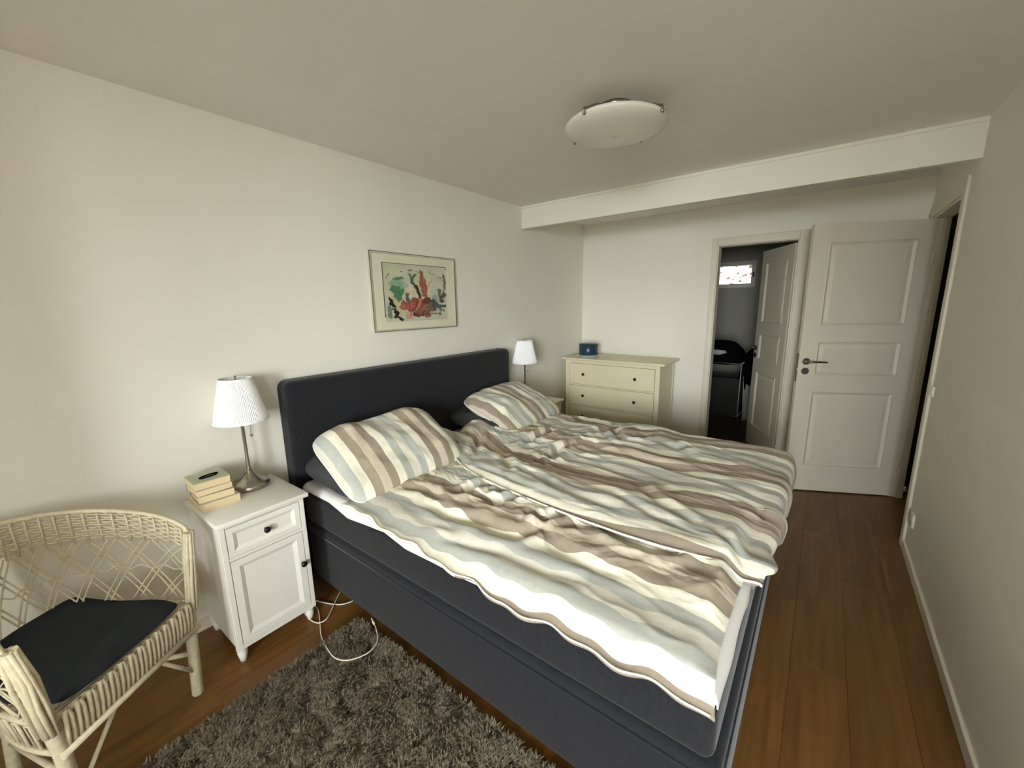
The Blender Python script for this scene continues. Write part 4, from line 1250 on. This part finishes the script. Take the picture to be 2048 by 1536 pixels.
    # arm posts and legs, wrapped with cane
    def wrapped(path, r, name, pitch=0.009):
        P = [np.array(p, float) for p in path]
        L_ = [0]
        for i in range(1, len(P)): L_.append(L_[-1]+np.linalg.norm(P[i]-P[i-1]))
        n = int(L_[-1]/pitch*2)+2
        pts = []; rr2 = []
        for i in range(n):
            d = L_[-1]*i/(n-1)
            pts.append(np.array([np.interp(d, L_, [p[c] for p in P]) for c in range(3)])); rr2.append(r*(1.0+0.10*(1 if i % 2 else -1)))
        MB().tube(pts, rr2, 10).build(name, WICKER, t)
    for s in (-1, 1):
        tp = tub(0 if s > 0 else math.pi, 1.0)
        wrapped([(s*0.214, 0.018, 0), (s*0.226, 0.008, RZ), (s*0.240, 0.0, SZ)], 0.0185, 'front_leg')
        for k in range(9):          # arm post: a bundle of upright canes
            a_ = 2*math.pi*k/9; ox, oy = 0.0155*math.cos(a_), 0.0155*math.sin(a_)
            wv = ra.uniform(-0.003, 0.003)
            MB().tube([(s*0.240+ox, oy, SZ-0.03), (s*0.252+ox+wv, -0.002+oy, 0.48), (s*0.262+ox-wv, -0.004+oy, 0.57), (tp[0]+s*0.004+ox*0.8, -0.004+oy*0.8, tp[2]+0.012)], 0.0066, 6).build('arm_cane', WICKER, t)
        MB().tube([(s*0.243, 0, SZ-0.02), (s*0.262, -0.004, 0.55), (tp[0]+s*0.004, -0.004, tp[2]+0.006)], 0.012, 8).build('arm_core', WICKER, t)
        MB().tube([(s*0.262, 0.010, SZ-0.02), (s*0.285, 0.012, 0.56), (tp[0]+s*0.016, 0.010, tp[2]-0.01)], 0.006, 6).build('arm_stay', WICKER, t)
        thb = math.radians(58) if s > 0 else math.pi-math.radians(58)
        lb = low(thb)
        wrapped([(lb[0]*1.05, lb[1]*1.02+0.02, 0), (lb[0], lb[1], RZ), tuple(tub(thb, 0))], 0.016, 'rear_leg')
        MB().tube([(s*0.219, 0.014, 0.185), (lb[0]*1.03, lb[1]+0.01, 0.185)], 0.009, 8).build('side_stretcher', WICKER, t)
        MB().tube([(s*0.217, 0.014, 0.10), (s*0.075, 0.0, RZ-0.004)], 0.007, 8).build('corner_brace', WICKER, t)
    return t
chair = wicker_chair()
# cushion on it
def seat_cushion():
    n, k = 34, 34
    U, V = np.meshgrid(np.linspace(-1, 1, n), np.linspace(-1, 1, k), indexing='ij')
    X = U*(0.215-0.02*(V*0.5+0.5)); Y = 0.195+V*0.205
    sh_ = 1-0.10*np.clip(np.abs(U)*np.abs(V), 0, 1)**4
    X = X*sh_*(1-0.10*np.clip(V, 0, 1)**2*np.abs(U)); Y = 0.195+(Y-0.195)*sh_
    pr_ = (np.clip(1-np.abs(U)**5, 0, 1)**0.5)*(np.clip(1-np.abs(V)**5, 0, 1)**0.5)
    lift = 0.045*np.clip((V-0.15)/0.85, 0, 1)**1.6
    nz = vnoise(81)
    Zt = 0.022+0.026*pr_+0.006*nz(U*2, V*2)+lift; Zb = 0.018-0.012*pr_+lift
    P = np.concatenate([np.stack([X, Y, Zt], -1).reshape(-1, 3), np.stack([X, Y, Zb], -1).reshape(-1, 3)])
    F = []; off = n*k
    for i in range(n-1):
        for j_ in range(k-1):
            a = i*k+j_
            F.append((a, a+k, a+k+1, a+1)); F.append((off+a+1, off+a+k+1, off+a+k, off+a))
    bd = [i*k for i in range(n)]+[(n-1)*k+j_ for j_ in range(1, k)]+[i*k+k-1 for i in range(n-2, -1, -1)]+[j_ for j_ in range(k-2, 0, -1)]
    for q in range(len(bd)):
        a, b_ = bd[q], bd[(q+1) % len(bd)]; F.append((b_, a, off+a, off+b_))
    o = mesh('seat_cushion', P, F, SEATPAD, None, True)
    o.location = (0.525, 0.208, 0.412); o.rotation_euler = (0, 0, math.atan2(0.824, -0.567))
    tag(o, 'thin dark slate cushion lying on the wicker armchair', 'cushion')
seat_cushion()

# ================================================================== RUG
def rug():
    x0, x1, y0_, y1_ = 0.585, 2.25, -0.42, 0.982
    rg = thing('rug', 'shaggy greige rug on the wooden floor beside the bed', 'rug', (x0, y0_, 0))
    RB = mat('rug_backing', srgb(104, 96, 82), 0.95, noise=0.1, nscale=20)
    w_, h_ = x1-x0, y1_-y0_
    MB().box((0.004, 0.004, 0.001), (w_-0.004, h_-0.004, 0.008), 0.002, 1).build('backing', RB, rg)
    rs = np.random.RandomState(4)
    n = 150000
    # only the part within reach of the eye is dense
    px = rs.rand(n)*w_; py = rs.rand(n)*h_
    keep = (py > 0.55) | (rs.rand(n) < 0.45)
    px, py = px[keep], py[keep]; n = len(px)
    cl = vnoise(91); c2 = vnoise(92)
    lean_a = 6.28*cl(px*22, py*22)*1.2+rs.randn(n)*1.1
    ln = 0.017+0.012*rs.rand(n)
    ht = (0.020+0.005*c2(px*9, py*9)+0.008*rs.rand(n))
    ww = 0.0026+0.0016*rs.rand(n)
    dx, dy = np.cos(lean_a), np.sin(lean_a)
    sx, sy = -dy*ww, dx*ww
    z0_ = 0.006
    V = np.zeros((n, 5, 3))
    V[:, 0] = np.stack([px-sx, py-sy, np.full(n, z0_)], -1); V[:, 1] = np.stack([px+sx, py+sy, np.full(n, z0_)], -1)
    mx_, my_ = px+dx*ln*0.35, py+dy*ln*0.35
    V[:, 2] = np.stack([mx_+sx, my_+sy, z0_+ht*0.75], -1); V[:, 3] = np.stack([mx_-sx, my_-sy, z0_+ht*0.75], -1)
    V[:, 4] = np.stack([px+dx*ln, py+dy*ln, z0_+ht], -1)
    me = bpy.data.meshes.new('pile')
    nv = n*5
    me.vertices.add(nv); me.vertices.foreach_set('co', V.reshape(-1))
    idx = np.arange(n)[:, None]*5
    q = np.concatenate([idx+0, idx+1, idx+2, idx+3, idx+3, idx+2, idx+4], axis=1).reshape(-1)
    me.loops.add(n*7); me.loops.foreach_set('vertex_index', q.astype(np.int32))
    me.polygons.add(n*2)
    starts = (np.arange(n)[:, None]*7+np.array([0, 4])).reshape(-1); tot = np.tile([4, 3], n)
    me.polygons.foreach_set('loop_start', starts.astype(np.int32)); me.polygons.foreach_set('loop_total', tot.astype(np.int32))
    me.update(calc_edges=True); me.validate()
    me.materials.append(mat('greige_rug_pile', srgb(114, 104, 88), 0.95, noise=0.10, nscale=16, spec=0.05))
    o = bpy.data.objects.new('pile', me); C.objects.link(o); o.parent = rg; o['kind'] = 'stuff'
rug()

# ================================================================== CABLES
def smooth_path(pts, n=8):
    P = [np.array(p, float) for p in pts]; out = []
    for i in range(len(P)-1):
        p0, p1, p2, p3 = P[max(i-1, 0)], P[i], P[i+1], P[min(i+2, len(P)-1)]
        for k in range(n):
            t_ = k/n
            out.append(0.5*((2*p1)+(-p0+p2)*t_+(2*p0-5*p1+4*p2-p3)*t_**2+(-p0+3*p1-3*p2+p3)*t_**3))
    out.append(P[-1]); return out
c1 = thing('charging_cable', 'white charging cable looping over the corner of the rug', 'cable', (0.6, 0.9, 0), group='white cables on the floor')
pts = [(0.250, 0.900, 0.006), (0.330, 0.905, 0.006), (0.420, 0.870, 0.006), (0.500, 0.832, 0.006), (0.560, 0.812, 0.012), (0.640, 0.790, 0.034), (0.720, 0.782, 0.038), (0.780, 0.810, 0.038), (0.815, 0.880, 0.038), (0.795, 0.945, 0.038), (0.730, 0.985, 0.038), (0.690, 1.000, 0.036)]
o = MB().tube([(p[0]-0.6, p[1]-0.9, p[2]) for p in smooth_path(pts)], 0.0024, 8).build('cord', CABLE, c1)
e = np.array([0.690-0.6, 1.0-0.9, 0.036]); d = np.array([-0.04, 0.012, 0.004])
MB().tube([e, e+d*0.5], 0.0052, 10).tube([e+d*0.5, e+d*0.95], 0.0035, 8).build('plug', PLAST, c1)
c2 = thing('power_cord', 'white power cord running under the bed behind the cabinet foot', 'cable', (0.35, 0.98, 0), group='white cables on the floor')
pts = [(0.265, 0.930, 0.006), (0.330, 0.955, 0.006), (0.395, 0.990, 0.006), (0.425, 1.040, 0.006), (0.420, 1.090, 0.006)]
MB().tube([(p[0]-0.35, p[1]-0.98, p[2]) for p in smooth_path(pts)], 0.0032, 8).build('cord', CABLE, c2)
c3 = thing('power_cord', 'white cord crossing the other cord on the bare floor by the bed', 'cable', (0.37, 0.95, 0), group='white cables on the floor')
pts = [(0.300, 1.060, 0.012), (0.345, 1.005, 0.012), (0.400, 0.945, 0.012), (0.440, 0.895, 0.010), (0.430, 0.860, 0.006), (0.380, 0.845, 0.006), (0.300, 0.850, 0.006)]
MB().tube([(p[0]-0.37, p[1]-0.95, p[2]) for p in smooth_path(pts)], 0.0032, 8).build('cord', CABLE, c3)

# ================================================================== SWITCH AND SOCKET on the right wall
sw = thing('light_switch', 'small white light switch on the right wall beside the door casing', 'light switch', (XR, 3.325, 1.01))
MB().box((-0.010, -0.016, -0.03), (0, 0.016, 0.03), 0.003, 2).build('plate', PLAST, sw)
MB().box((-0.014, -0.009, -0.016), (-0.009, 0.009, 0.016), 0.002, 1).build('rocker', PLAST, sw)
so = thing('wall_socket', 'white power socket low on the right wall by the door casing', 'socket', (XR, 3.24, 0.25))
MB().box((-0.012, -0.04, -0.04), (0, 0.04, 0.04), 0.004, 2).build('plate', PLAST, so)
MB().tube([(-0.0125, 0, 0), (-0.004, 0, 0)], 0.022, 20).build('insert', PLAST, so)

# ================================================================== STORAGE ROOM CONTENTS
rk = thing('laundry_rack', 'laundry hamper with pale tube frame and grey sides in the dark storage room', 'laundry hamper', (1.0, 5.72, 0))
def rk_tube(a, b_): return MB().tube([a, b_], 0.0085, 8)
RW, RD, z0_, z1_ = 0.515, 0.42, 0.105, 0.775
WT = mat('pale_tube', srgb(200, 198, 190), 0.4, noise=0.02)
for y in (0, RD):
    f = MB().tube([(0, y, z0_), (RW, y, z0_), (RW, y, z1_), (0, y, z1_)], 0.0085, 8, closed=True)
    f.build('frame', WT, rk)
for x in (0, RW):
    for z in (z0_, z1_):
        rk_tube((x, 0, z), (x, RD, z)).build('rail', WT, rk)
    MB().box((x-0.002, 0.012, z0_+0.01), (x+0.002, RD-0.012, z1_-0.06)).build('side_mesh', GREYFAB, rk)
for y in (0.006, RD-0.006):
    MB().box((0.01, y-0.002, z0_+0.02), (RW-0.01, y+0.002, z1_-0.19)).build('side_mesh', GREYFAB, rk)
MB().box((0.01, 0.01, z0_+0.01), (RW-0.01, RD-0.01, z0_+0.016)).build('bottom', GREYFAB, rk)
for x in (0.02, RW-0.02):
    for y in (0.02, RD-0.02):
        MB().tube([(x, y, 0), (x, y, z0_)], 0.009, 8).sphere((x, y, 0.012), 0.014).build('foot', KNOB, rk)
def heap(name, label, cat, c, rx, m, seed, amp=0.22, fl=0.0):
    n, k = 40, 56
    nn = vnoise(seed); V = []; F = []
    for i in range(n+1):
        ph = math.pi*i/n
        for j_ in range(k):
            th = 2*math.pi*j_/k
            q = 1+amp*2*float(nn(np.array(3+2.2*math.cos(th)*math.sin(ph)+i*0.02), np.array(3+2.2*math.sin(th)*math.sin(ph)+2*math.cos(ph))))+amp*0.7*float(nn(np.array(20+6*math.cos(th)), np.array(20+6*math.sin(th)+5*math.cos(ph))))
            V.append((rx[0]*q*math.sin(ph)*math.cos(th), rx[1]*q*math.sin(ph)*math.sin(th), max(rx[2]*q*math.cos(ph), fl)))
    for i in range(n):
        for j_ in range(k):
            j2 = (j_+1) % k
            F.append((i*k+j_, (i+1)*k+j_, (i+1)*k+j2, i*k+j2))
    o = mesh(name, V, F, m, None, True); o.location = c
    return tag(o, label, cat)
heap('clothes_pile', 'heap of black clothes piled on the laundry hamper', 'clothes', (1.27, 5.93, 0.78), (0.25, 0.19, 0.24), BLACK, 101, 0.16, -0.03)
heap('dark_jacket', 'black jacket hanging down beside the hamper towards the open door', 'clothes', (1.60, 6.03, 0.62), (0.13, 0.16, 0.26), BLACK, 104, 0.2, -0.30)
heap('folded_shirt', 'grey garment tucked into the heap of black clothes', 'clothes', (1.225, 5.735, 0.905), (0.10, 0.035, 0.035), PALECLOTH, 107, 0.15, -0.04)
# pale cloth draped at the right
n, k = 26, 30
U, V = np.meshgrid(np.linspace(0, 1, n), np.linspace(0, 1, k), indexing='ij')
P = np.stack([U*0.17+0.10*V*(U+0.3), 0.05*np.sin(U*11)*(0.3+V)+0.02*np.sin(U*23), 0.60*(1-V)**1.0], -1)
o = mesh('draped_cloth', P.reshape(-1, 3), [(i*k+j_, (i+1)*k+j_, (i+1)*k+j_+1, i*k+j_+1) for i in range(n-1) for j_ in range(k-1)], PALECLOTH, None, True)
md = o.modifiers.new('thickness', 'SOLIDIFY'); md.thickness = 0.006
o.location = (1.515, 5.93, 0.006)
tag(o, 'pale grey cloth hanging to the floor beside the hamper', 'cloth')
